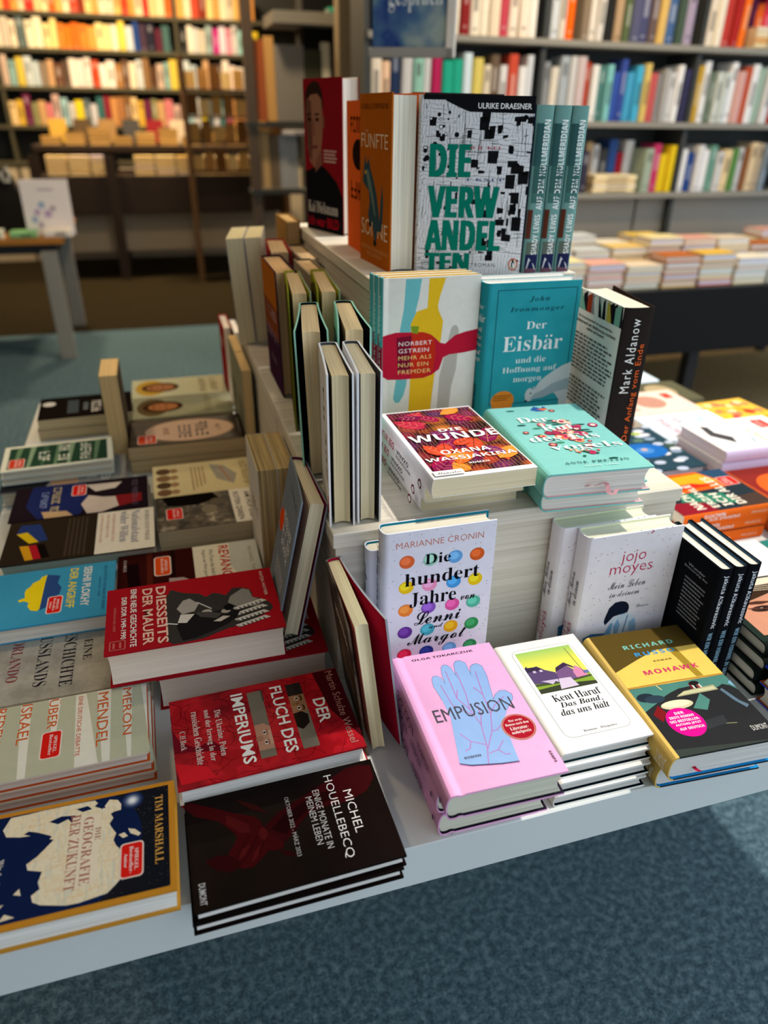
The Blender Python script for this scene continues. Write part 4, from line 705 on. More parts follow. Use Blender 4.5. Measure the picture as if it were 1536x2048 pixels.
# standing books
PBK = Book(.142, .2, .030, 'e0dcd2', 'e0dcd2', 'e4dfd4', 'e4dfd4', 'd8bc84', kind='soft', pstr=.75, draw=lambda P: P.G(.3, .5, .8, .6, '8a3a2c'))
PBK2 = Book(.142, .2, .026, 'e8e0d2', 'b0402c', 'e8e0d2', 'e4dfd4', 'd8bc84', kind='soft', pstr=.7, draw=lambda P: P.G(.3, .5, .8, .6, '8a3a2c'))
def d_s5(P):
    P.G(.3, .86, .85, .90, '5a6470'); P.G(.2, .62, .82, .68, 'e2e6ea'); P.G(.25, .54, .85, .60, 'e2e6ea'); P.G(.3, .46, .8, .52, 'e2e6ea'); P.lines(5, .2, .18, .85, .34, 'c0c8d0', .4, 9); P.part('sticker', 'root'); P.disc(.14, .58, .12, 'e8541e')
GMA = Book(.135, .2, .022, '7f8a96', '8a949e', '8a949e', '6e1838', 'f2e8c8', draw=d_s5, ff=.010, fb=.002, bulge=.006)
RED6 = Book(.132, .192, .0195, tex2('forest_photo_jacket', '2a221c', '6a5a4a', 14, 'a8845a', (.4, .6)), '8a8f94', 'a8aeb4', 'b81c3c', 'f0e4b8', draw=lambda P: P.G(.2, .7, .8, .8, 'd8d0c0'), ff=.006, fb=.018, bulge=.005)
def d_wht(P):
    for k, (st, y0) in enumerate((('SYLVIE', .62), ('SCHENK', .38))): P.G(.45 + .2*k, y0 - .15, .58 + .2*k, y0 + .22, '2a2a30', True)
    P.poly([(.82,.05),(.95,.08),(.94,.2),(.86,.18)], 'c8402c')
WHT = Book(.122, .188, .0235, 'f2f1f2', 'f2f1f2', 'f2f1f2', '54565c', 'e6d3a8', draw=d_wht, bulge=.006, ff=.004, fb=.003)
WHT2 = Book(.122, .188, .0215, 'f2f1f2', 'f2f1f2', 'f2f1f2', '54565c', 'eadcb8', draw=lambda P: P.G(.4, .5, .8, .56, '2a2a30'), bulge=.006, ff=.002, fb=.005)
def d_min(P):
    for k, c in enumerate(('2f3a7a', '9fd4bc', '44569a', '1f2a5c', '9fd4bc', '2f3a7a', '6a78b0')): P.rect(.0, .10 + .1*k, 1, .17 + .1*k, c)
    P.line([(0,.83),(1,.83)], .03, '16181c'); P.line([(0,.42),(1,.42)], .03, '16181c')
MIN = Book(.148, .2, .027, '9fd8c0', '9fd8c0', '9fd8c0', '15171c', 'efd6a6', draw=d_min, ff=.008, fb=.008, bulge=.007)
OLV = Book(.16, .211, .025, '8f8f2c', '9a9a2e', '8a9a7a', 'a8aa2c', 'e6c694', draw=lambda P: P.poly([(0,0),(1,0),(1,.9),(.6,1),(0,.9)], '5a5026'), ff=.005, fb=.004, bulge=.005)
def d_pur(P): P.rect(0, .7, 1, 1, 'b86a24'); P.rect(0, .45, 1, .7, '8a4a2c'); P.G(.15, .58, .85, .66, 'c8a8b0'); P.G(.1, .40, .9, .48, '9a8090'); P.G(.3, .2, .7, .25, '8a7088')
PUR = Book(.155, .211, .036, '43263e', '43263e', '43263e', '3a2024', 'e0b884', draw=d_pur, bulge=.005, pstr=.2)
BRN = Book(.155, .2, .033, 'a89a86', 'a89a86', 'a89a86', '4a3020', 'd8b88a', draw=lambda P: P.rect(.2, .4, .8, .6, '6a5a4a'), bulge=.005)
RTP = Book(.15, .212, .036, '9a2a2c', '9a2a2c', '9a2a2c', 'b03034', 'e6c08c', draw=lambda P: P.G(.2, .7, .8, .8, 'e8d8c0'), bulge=.006, ff=.003, fb=.003)
GWH = Book(.165, .213, .0335, 'd8d6cc', 'd8d6cc', 'd8d6cc', 'b8b6b0', 'e8dcae', kind='soft', draw=lambda P: P.G(.2, .7, .8, .8, '8a8a84'), pstr=.2)
TAL = Book(.12, .19, .0365, '2a4a3e', '2a4a3e', '5a5248', 'e0d0b0', 'ecca8e', kind='soft', pstr=.25, draw=lambda P: P.G(.2, .7, .8, .8, 'b8c8b8'))
TA2 = Book(.135, .2, .0195, '9a9a84', '9a9a84', '9a9a84', 'c8b890', 'e8c68c', kind='soft', pstr=.25, draw=lambda P: P.rect(.2, .3, .8, .6, '7a7a66'))
RB3 = Book(.13, .2, .021, '9a2420', '9a2420', '9a2420', 'b83030', 'f0e6d4', draw=lambda P: P.G(.2, .7, .8, .8, 'f0e0d0'))
BB3 = Book(.13, .19, .021, '24262a', '24262a', '24262a', '3a3a40', 'f0e8d8', draw=lambda P: P.G(.2, .7, .8, .8, 'd0d0d0'))
# right-hand table books
def d_lbl(P): P.G(.15, .7, .85, .8, 'c8707a'); P.G(.2, .5, .8, .6, 'c8707a'); P.lines(3, .2, .2, .8, .35, '7ab0d8', .4, 3)
LBL = Book(.135, .2, .03, 'cfe2f0', 'cfe2f0', 'cfe2f0', 'cfe2f0', 'eee6da', draw=d_lbl)
def d_map(P):
    rn = random.Random(9); P.rect(0, 0, 1, 1, '2c4654')
    for k in range(30): P.ell(rn.random(), rn.random(), .09, .04, rn.choice(['b8c4d8', '8aa0b8', '5a7a6a', 'd8dce8', '3f5a4a', 'a8b85a']), 9, rn.random() * 6)
    P.ell(.45, .45, .34, .17, '2468b8'); P.ell(.45, .45, .14, .07, '4a88c8'); P.ell(.46, .47, .05, .03, 'c8a8a0')
MAPB = Book(.145, .205, .032, '2c4654', '3a5aa0', '2c4654', 'c8d0e8', 'dcd8e8', draw=d_map)
def d_flo(P):
    rn = random.Random(5)
    for k in range(44): P.disc(.1 + rn.random() * .8, .1 + rn.random() * .8, rn.uniform(.05, .11), rn.choice(['d8402c', 'f0c02c', 'e87a5a', 'f4d8a0', 'c83a4a', '8ab0a0', 'e8a030']), 9)
FLO = Book(.135, .2, .03, 'e8b84a', 'e8b84a', 'e8b84a', 'e8d0c0', 'efe0d0', draw=d_flo)
def d_wst(P): P.poly([(.2,.75),(.5,.9),(.85,.85),(.8,.78),(.6,.80),(.4,.7)], '4a4a4e'); P.G(.15, .5, .75, .58, '5aa0b0'); P.G(.15, .38, .6, .46, 'd89a60'); P.G(.3, .2, .6, .25, 'c8a080'); spiegel(P, .58, .10, .88, .26)
WST = Book(.142, .21, .025, 'f2eef0', 'd8c8e4', 'f2eef0', 'd8c4e0', 'e6dcea', draw=d_wst)
PNK = Book(.135, .2, .03, 'eed0c4', 'eed0c4', 'eed0c4', 'e8c0b4', 'efe0d4', draw=lambda P: (P.ell(.5, .5, .3, .2, 'b88a7a'), P.rect(.6, .1, .85, .22, 'e04a3a'), P.G(.15, .75, .85, .85, '8a5a50')))
DGR = Book(.135, .2, .03, '5a5a46', '5a5a46', '5a5a46', 'c8c0a8', 'e8d8c4', draw=lambda P: (P.ell(.5, .4, .35, .2, 'a89a7a'), P.G(.15, .75, .85, .85, 'e0d8c0')))
ORT = Book(.135, .2, .03, '8a2f2a', 'c85a2a', '8a2f2a', 'd87a3a', 'efe0d0', draw=lambda P: (P.disc(.5, .5, .4, 'e8622a'), P.G(.25, .42, .75, .58, 'f4e8d8')))
TEO = Book(.135, .2, .022, '2f7a72', 'c87a2c', '2f7a72', 'd88a3a', 'efe4d0', draw=lambda P: P.G(.2, .6, .8, .75, 'f0e8d8'))
# ---------------- books on the display table ----------------
hb, pbn = 'hardcover_book', 'paperback_book'
def stack(B, name, items, group): # items bottom-up: (x, y, a, z, label)
    return [place(B, name, lb, x, y, z, a, group=group) for x, y, a, z, lb in items]
# pink stack
stack(EMP, hb, [(.2095, .4575, -.5, 0, 'pink hardcover at the bottom of the pink stack, on the table edge'), (.2065, .4595, -1.2, .0337, 'pink hardcover in the middle of the pink stack, spine sticking out left'), (.2015, .4245, -1.1, .0674, 'pink hardcover with a blue glove and red round sticker, topmost of its stack')], 'pink glove hardcovers')
k = .0167
stack(KENT2, hb, [(.3405, .4575, -.6, 0, 'white hardcover at the very bottom of the white stack with a farm picture'), (.3445, .4595, -.2, k, 'white hardcover second from the bottom, below the farm picture book'), (.3465, .4655, -.6, 2*k, 'white hardcover directly under the one with a farm picture')], 'white hardcovers beside the pink stack')
stack(KENT, hb, [(.3480, .4690, -.4, 3*k, 'white hardcover with a yellow farm painting on the cover, top of its stack')], 'white hardcovers beside the pink stack')
m2 = stack(MOH, hb, [(.4655, .4490, -3.4, 0, 'lower yellow-spined hardcover with blue endpapers, under the black and yellow one'), (.4600, .4294, -3.1, .0353, 'black and yellow hardcover with a magenta round sticker on top of its twin')], 'black and yellow hardcovers')
def ribbon(R, pts, w, h, name='ribbon_bookmark'):
    v = []; 
    for x, y, z in pts: v += [(x, y, z - .0001), (x + w, y, z + .0005)]
    o = ob(name, mesh(name, v, [(2*i, 2*i+1, 2*i+3, 2*i+2) for i in range(len(pts) - 1)], [M(h)])); o.parent = R; o['label'] = 'thin ribbon bookmark'
ribbon(m2[1], [(.022, .003, .012), (.0225, -.003, .013), (.0265, -.004, .0115)], .004, 'c02040')
place(MARGB, hb, 'white dotted hardcover standing behind the colourful one, only its spine showing', .1975, .7125, 0, 0, 'up', .5, group='white hardcovers with coloured dots')
place(MARG, hb, 'white hardcover covered with coloured painted dots, standing against the low riser', .207, .6862, 0, 0, 'up', .6, group='white hardcovers with coloured dots')
place(JOJO, hb, 'white hardcover standing behind its twin against the riser, spine showing', .4485, .7145, 0, 0, 'up', .3, group='white hardcovers with a woman in blue')
place(JOJO, hb, 'white hardcover with a dark-haired woman painted in blue, standing at the riser', .4685, .6832, 0, 0, 'up', .3, group='white hardcovers with a woman in blue')
for i, lb in enumerate(('left one of three black spines beside the white standing book', 'middle one of three black standing spines', 'right one of three black spines, beside the face cover')):
    place(HIM, hb, lb, .6005 + .0206 * i, .585, 0, 89, 'up', 0, group='black hardcovers standing in a row')
for i, lb in enumerate(('bottom book of the dark green stack with a face on top', 'second book from the bottom of the dark green stack', 'third book from the bottom of the dark green stack', 'dark green book with a close-up face, top of its stack')):
    place(FACE, hb, lb, .876 - .004 * (i % 2) + (.004 if i == 3 else 0), .5445 + .002 * (i % 2), .0207 * i, 89 - i % 2, group='dark green hardcovers with a face')
for i, lb in enumerate(('bottom book of the blue stack with orange edges', 'middle book of the blue stack with orange edges', 'blue book with orange edges, top of its stack at the right border')):
    place(BLUE, hb, lb, .882 - .003 * (i == 1), .424, .0287 * i, 90, group='blue hardcovers with orange edges')
for i, lb in enumerate(('white book with handwriting, lower of two, before the orange stack', 'white book with grey handwriting lying before the orange stack')):
    place(SCRIPT, hb, lb, .90 + .004 * i, .692, .0202 * i, 90, group='white books with handwriting')
for i, lb in enumerate(('bottom orange-spined book of the colourful stack', 'middle orange-spined book of the colourful stack', 'orange-spined book with a colourful painted cover, top of its stack')):
    place(NAC, pbn, lb, .986 + .004 * (i - 1), .886 + .003 * (i % 2), .0228 * i, 91, group='orange-spined books')
for i in range(4):
    place(WST, hb, ['lowest lilac-edged book of the white stack', 'second lilac-edged book from below in the white stack', 'third lilac-edged book from below in the white stack', 'white book with a red sticker on the lilac-edged stack'][i], 1.206 + .003 * (i % 2), 1.036, .0252 * i, 90, group='white lilac-edged books')
for i in range(2):
    place(MAPB, hb, ['lower blue patterned book beside the riser, under its twin', 'dark teal book with a big blue eye-like oval, on its twin'][i], .838, 1.052 + .003 * i, .0322 * i, 0, group='blue patterned books')
    place(LBL, hb, ['lower pale blue book behind the lilac-edged stack', 'pale blue book with pink lettering, on its twin'][i], 1.192, 1.187 + .004 * i, .0302 * i, 90, group='pale blue books')
    place(FLO, hb, ['lower yellow book under the red and yellow flowers', 'book with red and yellow flowers near the far table edge'][i], 1.205, 1.165 + .003 * i, .0302 * i, 4, group='flower-covered books')
    place(PNK, hb, ['lower pinkish book in the far right corner of the table', 'pinkish book with a brown oval in the far right corner'][i], 1.19, 1.335 + .003 * i, .0302 * i, 90, group='pinkish books')
    place(ORT, hb, ['lower book under the big orange circle', 'dark red book with a big orange circle at the right border'][i], 1.012, .842, .0302 * i, 2, group='orange circle books')
place(DGR, hb, 'olive book lying behind the pinkish pair at the far table edge', 1.10, 1.49, 0, 90)
place(DGR, hb, 'olive book lying near the right table edge behind the pinkish pair', 1.305, 1.475, 0, 90)
place(PNK, hb, 'single pinkish book lying at the far table edge behind the riser', 1.05, 1.64, 0, 90)
place(LBL, hb, 'single pale blue book lying in the back right table corner', 1.275, 1.625, 0, 90)
place(WST, hb, 'single white book lying at the back edge of the table', 1.21, 1.775, 0, 90)
place(FLO, hb, 'single flowered book lying at the back edge behind the riser', .975, 1.79, 0, 90)
place(TEO, hb, 'teal book with orange edges at the right border of the table', .925, .64, 0, 3)
# on the low riser, front
k = .0249
stack(WUN, pbn, [(.275, .7415, .8, ZA, 'white-spined paperback at the bottom of the red leaf stack'), (.271, .7185, .5, ZA + k, 'white-spined paperback in the middle of the red leaf stack'), (.2665, .6832, .4, ZA + 2*k, 'paperback with a photo of red and purple leaves, top of its stack')], 'red leaf paperbacks')
e2 = stack(EVG, hb, [(.4235, .7000, -4.0, ZA, 'lower turquoise book under the one with flowers'), (.4080, .6733, -4.2, ZA + .0342, 'turquoise book with a bouquet of flowers and a pink ribbon')], 'turquoise flower hardcovers')
ribbon(e2[1], [(.045, .004, .011), (.052, -.006, .016), (.060, -.010, .022), (.066, -.008, .018), (.068, -.012, .008), (.074, -.014, .006), (.079, -.010, .011)], .006, 'd8a0a4')
for i, lb in enumerate(('cream book at the back of three standing ones with painted figures', 'middle one of three cream standing books with painted figures', 'cream book with teal, yellow, red and grey painted figures, frontmost of three')):
    place(NORB, hb, lb, .2815 + .0028 * i, 1.0155 - .0153 * i, ZA, 0, 'up', 0, group='cream hardcovers with painted figures')
place(EIS, hb, 'teal hardcover standing hidden behind its twin with the polar bear', .4425, 1.0125, ZA, 0, 'up', 0, group='teal polar bear hardcovers')
place(EIS, hb, 'teal hardcover with a white polar bear and orange round sticker', .4405, .9805, ZA, 0, 'up', .4, group='teal polar bear hardcovers')
place(ALD, hb, 'thick dark-spined book standing at the right end of the riser, white back cover', .597, .8596, ZA, 86, 'up', 0)
# on the low riser, left side, fore-edges to the front
def fore(B, lb, xr, yspine, lean=0, z=ZA, a=-90, name=hb, group=None): return place(B, name, lb, xr, yspine, z + max(0, -B.T * math.sin(math.radians(lean))) * 1, a, 'up', lean, group=group)
fore(WHT, 'white hardcover with black brush lettering, front left on the riser', .1945, .853, a=-96, group='white standing pair')
fore(WHT2, 'white hardcover right of the brush-lettered one, pages forward', .2225, .853, a=-95, group='white standing pair')
fore(MIN, 'mint and dark blue hardcover with black endpapers, left one of the pair', .2095, 1.012, -1.5, a=-100, group='mint standing pair')
fore(MIN, 'mint hardcover with black endpapers, right one of the pair', .2545, 1.014, 0, a=-98, group='mint standing pair')
fore(OLV, 'olive hardcover, left one of the yellow-green pair', .2150, 1.195, -.8, a=-96, group='olive standing pair')
fore(OLV, 'olive hardcover, right one of the yellow-green pair beside the upper riser', .2555, 1.198, 0, a=-96, group='olive standing pair')
fore(PUR, 'thick purple and orange hardcover standing behind the olive pair', .2105, 1.347, -1)
fore(BRN, 'grey-brown book standing between the purple book and the upper riser', .2655, 1.365)
fore(RTP, 'thick book with red boards standing behind the purple one', .2415, 1.53, a=-95)
fore(BRN, 'grey-brown book beside the red-boarded one at the upper riser', .280, 1.53)
fore(GWH, 'pale thick paperback with creamy edges, left one of the far pair', .2010, 1.70, -3, a=-100, name=pbn, group='pale paperbacks at the far end')
fore(GWH, 'pale thick paperback with creamy edges, right one of the far pair', .2385, 1.705, -3, a=-100, name=pbn, group='pale paperbacks at the far end')
TAN = Book(.13, .24, .03, 'a8804a', 'a8804a', '8a6a40', 'a8804a', 'c8a468', draw=lambda P: P.rect(.2, .5, .8, .7, '8a6438'))
fore(TAN, 'tall tan book standing behind the pale paperbacks at the upper riser', .284, 1.70)
# on the upper riser
place(VERW, hb, 'black-and-white scribble hardcover with green letters on the upper riser', .3815, 1.1075, ZB, -16.5, 'up', 0)
for i, lb in enumerate(('left one of three teal spines on the upper riser', 'middle one of three teal spines on the upper riser', 'right one of three teal spines on the upper riser')):
    place(NULL, hb, lb, 0.5245 + .0272 * i, 1.036, ZB, 90, 'up', 0, group='teal-spined hardcovers')
fore(SON, 'orange-brown hardcover with a blue dragon standing on the upper riser', .3575, 1.213, 0, ZB, -86)
fore(ORG, 'slim bright orange book standing behind the dragon one', .3445, 1.349, 0, ZB)
place(DIEK, hb, 'dark red hardcover with a man\'s portrait at the back of the upper riser', .337, 1.596, ZB, -72, 'up', 0)
REDB = Book(.135, .2385, .03, '2a2426', 'a0202c', '2a2426', 'b8243a', 'efe6d6', draw=lambda P: P.rect(.1, .9, .9, .97, 'b8243a'))
place(REDB, hb, 'dark book with red boards standing behind the scribble cover', .40, 1.20, ZB, 0, 'up', 0)
# left half of the table: lying books, titles reading towards the front edge
stack(HOU, hb, [(-.0488, .5442, -89.3, 0, 'black hardcover lying under the one with red hands'), (-.0470, .5444, -88.8, .0158, 'black hardcover with dark red hands, at the front table edge')], 'black hardcovers with red hands')
stack(FLU, hb, [(-.0520, .6790, -88.6, 0, 'lower red map book under its twin'), (-.0558, .6790, -88.0, .0248, 'red map book with two portrait strips and white title')], 'red map hardcovers')
stack(DIE, hb, [(-.0687, .8600, -90.5, 0, 'thick red book lying lower and further right under its twin'), (-.1229, .8583, -89.7, .0502, 'thick red book with a grey photo map, on top of its twin')], 'thick red hardcovers')
stack(MAR, hb, [(-.2725, .5765, -90.4, 0, 'lower orange-edged world map book at the front left corner'), (-.2691, .5540, -90.6, .0298, 'world map hardcover with orange border and red sticker, front left')], 'world map hardcovers')
stack(MEN, hb, [(-.2777, .7240, -89.4, 0, 'bottom book of the green-striped stack'), (-.2790, .7225, -89.2, .0161, 'middle book of the green-striped stack'), (-.2817, .7205, -89.0, .0322, 'white book with pale green stripes and orange title, top of its stack')], 'green-striped hardcovers')
stack(RUS, hb, [(-.2935, .8975, -90, 0, 'grey stone-patterned book beside the thick red ones')], None)
stack(PLO, hb, [(-.3395, 1.0390, -90, 0, 'lower blue book under the one with a yellow map'), (-.3386, 1.0110, -90, .0297, 'light blue book with a yellow and blue map of a country')], 'light blue hardcovers')
stack(REV, hb, [(-.1235, 1.0440, -89.9, 0, 'dark red and cream book behind the thick red one, orange sticker')], None)
stack(WIN, hb, [(-.2964, 1.1830, -89.9, 0, 'brown and cream book with two small flags on the cover')], None)
stack(STA, pbn, [(-.0640, 1.2355, -89.0, 0, 'paperback with a dark crowd photo and red sticker beside the standing paperbacks')], None)
stack(EUB, hb, [(-.3080, 1.3380, -89.6, 0, 'lower dark book under the one with blue flags'), (-.3098, 1.3360, -89.1, .0198, 'dark book with blue flags and a red sticker')], 'dark books with blue flags')
stack(BEI, hb, [(-.0690, 1.3945, -89.2, 0, 'beige book with small brown heads behind the crowd photo')], None)
stack(OVA, pbn, [(-.1120, 1.5770, -89.8, 0, 'lower dark paperback under the pale oval'), (-.1120, 1.5770, -90.2, .030, 'dark ornamented paperback with a pale oval label')], 'dark paperbacks with oval')
stack(POR2, hb, [(-.1085, 1.7863, -90, 0, 'olive book with a brown-haired portrait behind the oval paperback')], None)
stack(POR1, hb, [(-.1120, 1.930, -90, 0, 'pale book with a brown-haired portrait at the far table edge')], None)
stack(GRY, hb, [(-.346, 1.476, -89.6, 0, 'grey and black book beneath the green framed ones')], None)
stack(GRE, hb, [(-.3490, 1.4990, -87.2, .0297, 'lower green framed book under its twin'), (-.3480, 1.4963, -86.7, .0446, 'green forest book with white frame and red sticker, left table edge')], 'green framed books')
stack(DRK, pbn, [(-.3190, 1.812, -88, 0, 'lower black paperback at the far left corner'), (-.3178, 1.811, -87.3, .0248, 'black paperback with white lettering at the far left corner')], 'black paperbacks at the far corner')
fore(TAL, 'paperback standing upright between the black and the oval paperbacks', -.1145, 1.628, 0, 0, name=pbn)
fore(TA2, 'slim paperback standing at the riser beside the oval one', .1480, 1.580, 0, 0, name=pbn, group='slim paperbacks at the riser')
fore(TA2, 'slim paperback standing at the riser behind its twin', .1480, 1.720, 0, 0, name=pbn, group='slim paperbacks at the riser')
fore(RB3, 'dark red book standing upright at the far table edge', .1445, 1.925, 0, 0)
fore(BB3, 'black book standing upright next to the dark red one', .1675, 1.915, 0, 0)
fore(PBK, 'thick paperback with wavy cream pages, left one beside the riser', .1260, 1.108, 0, 0, name=pbn, group='cream-paged paperbacks')
fore(PBK2, 'thick paperback with wavy cream pages, right one beside the riser', .1527, 1.108, 0, 0, name=pbn, group='cream-paged paperbacks')
fore(GMA, 'grey hardcover with maroon endpapers leaning against the riser', .1135, .889, 12.2, .0512)
fore(RED6, 'slim book with crimson endpapers leaning left beside the pink stack', .1850, .714, -6.5, .001)
# ---------------- the shop behind ----------------
CN = [('f0ead8', 'cream'), ('ffffff', 'white'), ('c9c9c9', 'pale grey'), ('8a8a8a', 'grey'), ('202024', 'black'), ('7a2028', 'dark red'), ('d02a34', 'red'), ('e86a20', 'orange'), ('f0c830', 'yellow'), ('2f7a50', 'green'), ('2aa58a', 'turquoise'), ('4aa0d8', 'light blue'), ('2c4a90', 'blue'), ('6a3a80', 'purple'), ('e080a8', 'pink'), ('8a6038', 'brown'), ('d8b888', 'tan'), ('5a6a5a', 'grey-green'), ('4a5a70', 'slate blue')]
def cname(h):
    c = [int(h[i:i+2], 16) for i in (0, 2, 4)]; return min(CN, key=lambda q: sum((a - int(q[0][i:i+2], 16)) ** 2 for a, i in zip(c, (0, 2, 4))))[1]
ORD = lambda n: ['first', 'second', 'third', 'fourth', 'fifth', 'sixth', 'seventh', 'eighth', 'ninth', 'tenth', 'eleventh', 'twelfth', 'thirteenth', 'fourteenth', 'fifteenth', 'sixteenth', 'seventeenth', 'eighteenth', 'nineteenth', 'twentieth'][n] if n < 20 else f'{n + 1}' + {1: 'st', 2: 'nd', 3: 'rd'}.get((n + 1) % 10, 'th')
def small_book(name, label, group, loc, W, H, T, c, pg, band, mode='spine', rz=0, tilt=0):
    """a background book in one mesh: rounded spine, two boards, recessed pages, a printed spine label"""
    b, o = .003, .004; out, inn, nx = profile(W, T, b, o, min(.008, T * .3), 0, 4, 0, 0, False, True); n = len(out); m = MB(); v = []
    for y in (0, H): v += [(x, y, z) for x, z in out] + [(x, y, z) for x, z in inn]
    f = []
    for k in range(n - 1): f += [(k, k+1, 2*n+k+1, 2*n+k), (n+k+1, n+k, 3*n+k, 3*n+k+1), (k+1, k, n+k, n+k+1), (2*n+k, 2*n+k+1, 3*n+k+1, 3*n+k)]
    for k in (0, n - 1): f.append((k, 2*n+k, 3*n+k, n+k))
    m.add(v, f, 0); m.box(.001, o, b, W - o, H - o, T - b, 1)
    B_ = min(.008, T * .3) + .0004
    for (v0, v1) in band: m.add([(-B_, v0 * H, T * .3), (-B_, v0 * H, T * .7), (-B_, v1 * H, T * .7), (-B_, v1 * H, T * .3)], [(0, 1, 2, 3)], 2)
    lum = sum(int(c[i:i+2], 16) for i in (0, 2, 4)) / 3
    ob_ = m.build(name, [M(c), pages_mat(pg, .2), M(''.join('%02x' % int(int(c[i:i+2], 16) * .55 + (.45 * (50 if lum > 140 else 225))) for i in (0, 2, 4)))]); tagp(ob_, label, 'book', group)
    if mode == 'spine': ex, ey = Vector((0, 1, 0)), Vector((math.sin(tilt), 0, math.cos(tilt)))
    elif mode == 'face': ex, ey = Vector((1, 0, 0)), Vector((0, math.sin(tilt), math.cos(tilt)))
    else: ex, ey = Vector((math.cos(rz), math.sin(rz), 0)), Vector((-math.sin(rz), math.cos(rz), 0))
    loc = (loc[0], loc[1], loc[2] + .0009 + T * abs(math.sin(tilt))); ez = ex.cross(ey); ob_.matrix_world = Matrix(((ex.x, ey.x, ez.x, loc[0]), (ex.y, ey.y, ez.y, loc[1]), (ex.z, ey.z, ez.z, loc[2]), (0, 0, 0, 1))); return ob_
def shelf_row(cols, x0, x1, y, z, where, group, hmin, hmax, tmin, tmax, seed, gaps=(), deep=()):
    rn = random.Random(seed); x = x0; i = 0
    while x < x1:
        c = cols[i % len(cols)]; t = rn.uniform(tmin, tmax); h = rn.uniform(hmin, hmax); back = any(a < x + t and x < b for a, b in deep)
        if any(a < x + t and x < b for a, b in gaps): x += .01; continue
        bd = rn.choice([((.3, .7),), ((.1, .14), (.45, .8)), ((.06, .1),), (), ((.7, .9), (.12, .16)), ()])
        small_book('shelf_book', f'{cname(c)} spine, {ORD(i)} from the left on {where}', group, (x, y + (.138 if back else rn.uniform(.0, .025)), z), .118 if back else rn.uniform(.12, .145), h, t, c, rn.choice(['efe6d2', 'e8dcc4', 'f2eee4']), bd, tilt=(tl := rn.choice([0, 0, 0, .02])))
        x += t + .0025 + (.006 if tl else 0); i += 1
def sp(s): return s.split()
# right bookcase
RX0, RX1, RY = 1.03, 4.0, 3.8
R = empty('bookcase', Matrix.Translation((2.5, RY + .13, 0))); tagp(R, 'grey wall bookcase on the right with three shelves of book spines', 'bookcase')
def part(name, R, mat, *a, bev=0):
    o = MB().box(*a, bev=bev).build(name, mat, R); o.matrix_parent_inverse = R.matrix_world.inverted(); return o
bpy.context.view_layer.update()
for z in (1.745, 1.395, 1.05, 2.10): part('shelf_board', R, shelf_grey, RX0, RY - .02, z - .028, RX1, RY + .26, z, bev=.002)
part('back_panel', R, shelf_dark, RX0, RY + .26, .72, RX1, RY + .275, 2.45)
for x in (RX0, 1.93, 2.83, 3.73): part('upright', R, shelf_dark, x - .012, RY + .0, .72, x + .012, RY + .262, 2.45)
part('lower_panel', R, panel_grey, RX0 + .012, RY + .05, .70, 2.62, RY + .07, 1.02); part('lower_panel', R, panel_grey, 2.635, RY + .05, .70, RX1, RY + .07, 1.02)
for x in (1.06, 2.5, 3.95): part('support_post', R, dark_metal, x - .02, RY + .2, 0, x + .02, RY + .26, .72)
r1 = sp('e23a5a e0405a f2c23a f4e9d0 f4e9d0 efe2c6 f4e9d0 8a2b2b efe6d2 efe6d2 e8d9c0 c44a5a f1e2d0 f1e2d0 efeae0 cfd6dc d8cfc0 ff6a1a 5a4a3a 8a7a66 e5ddd0 d9d4cc 2c2c2c b59a7a 5b6a4a 5a5c78 4f5274 6a5a5a d9b56a 4c6a9a 4a5c50 a89ab0 e9dcc8 f0e6d0 c0413a b03030 ff7a2a d03a3a 7a2030 5a2a4a e8672a')
r2 = sp('e9dcc8 f0c9a8 2b3a5a c9c9c9 8fc0b0 c9c9c9 b02a5a 2aa58a 2aa58a cfe0ea d6c66a d9cdb5 6a5a4a dcdcdc c8503c e4e4e4 cfd4da 8a8f94 d9d2c4 a8b2ba cccccc c9b8b8 b0422f e6e6e2 4f7f7a 7fc0c0 3a56a8 3c4f9a 4aa0c8 4ab0d8 d9c070 c05a5a 8a8a8a a8a8a8 d0d0d0 efefef 3a3a5a c09a3a e8e8e8 6a7a6a cfd6cf c9d2cf efefef d8a8a0 c0502f efefef 9fb8a8 e2e2e2 b03a30 d8d8d8 e8e8e8 b8a8b0 c8c8c8 8a3a30 6a4a3a')
r3 = sp('e0c8a0 b8a890 8a9aa8 d8d0c0 6a8ab0 a8c0d8 cfe0ea 9ab0b0 3a3a4a 2c3a5a c9a87a d0d0d0 4a4a4a 3a5a9a b02a3a e6e6e6 9fb0a0 c03a6a e6c82a e6c82a e9e9e9 2c4a8a dcdcdc efefef 6a9a8a d0d0d0 e8d0a0 5a8a4a c8c8c8 8a5a3a')
up_gap = [(x - .014, x + .014) for x in (1.93, 2.83, 3.73)]
shelf_row(r1, 1.12, 3.4, RY, 1.745, 'the top shelf of the right bookcase', 'spines on the top right shelf', .21, .27, .036, .056, 1, up_gap, [(3.13, 3.4)])
shelf_row(r2, 1.05, 3.4, RY, 1.395, 'the middle shelf of the right bookcase', 'spines on the middle right shelf', .22, .285, .034, .052, 2, up_gap)
shelf_row(r3, 1.75, 3.42, RY, 1.05, 'the lowest shelf of the right bookcase', 'spines on the lowest right shelf', .19, .26, .036, .054, 3, up_gap, [(2.29, 2.58)])
for i in range(4): small_book('flat_book', f'cream book {ORD(i)} from below in the pile on the lowest right shelf', 'cream pile on the lowest right shelf', (2.56 + .006 * (i % 2), RY - .005, 1.05 + .022 * i), .14, .26, .021, ['efdcb0', 'f0e4c8', 'e8d0a0', 'f2e2b8'][i], 'f0e0b8', ((.2, .7),), 'flat', rz=math.pi / 2)
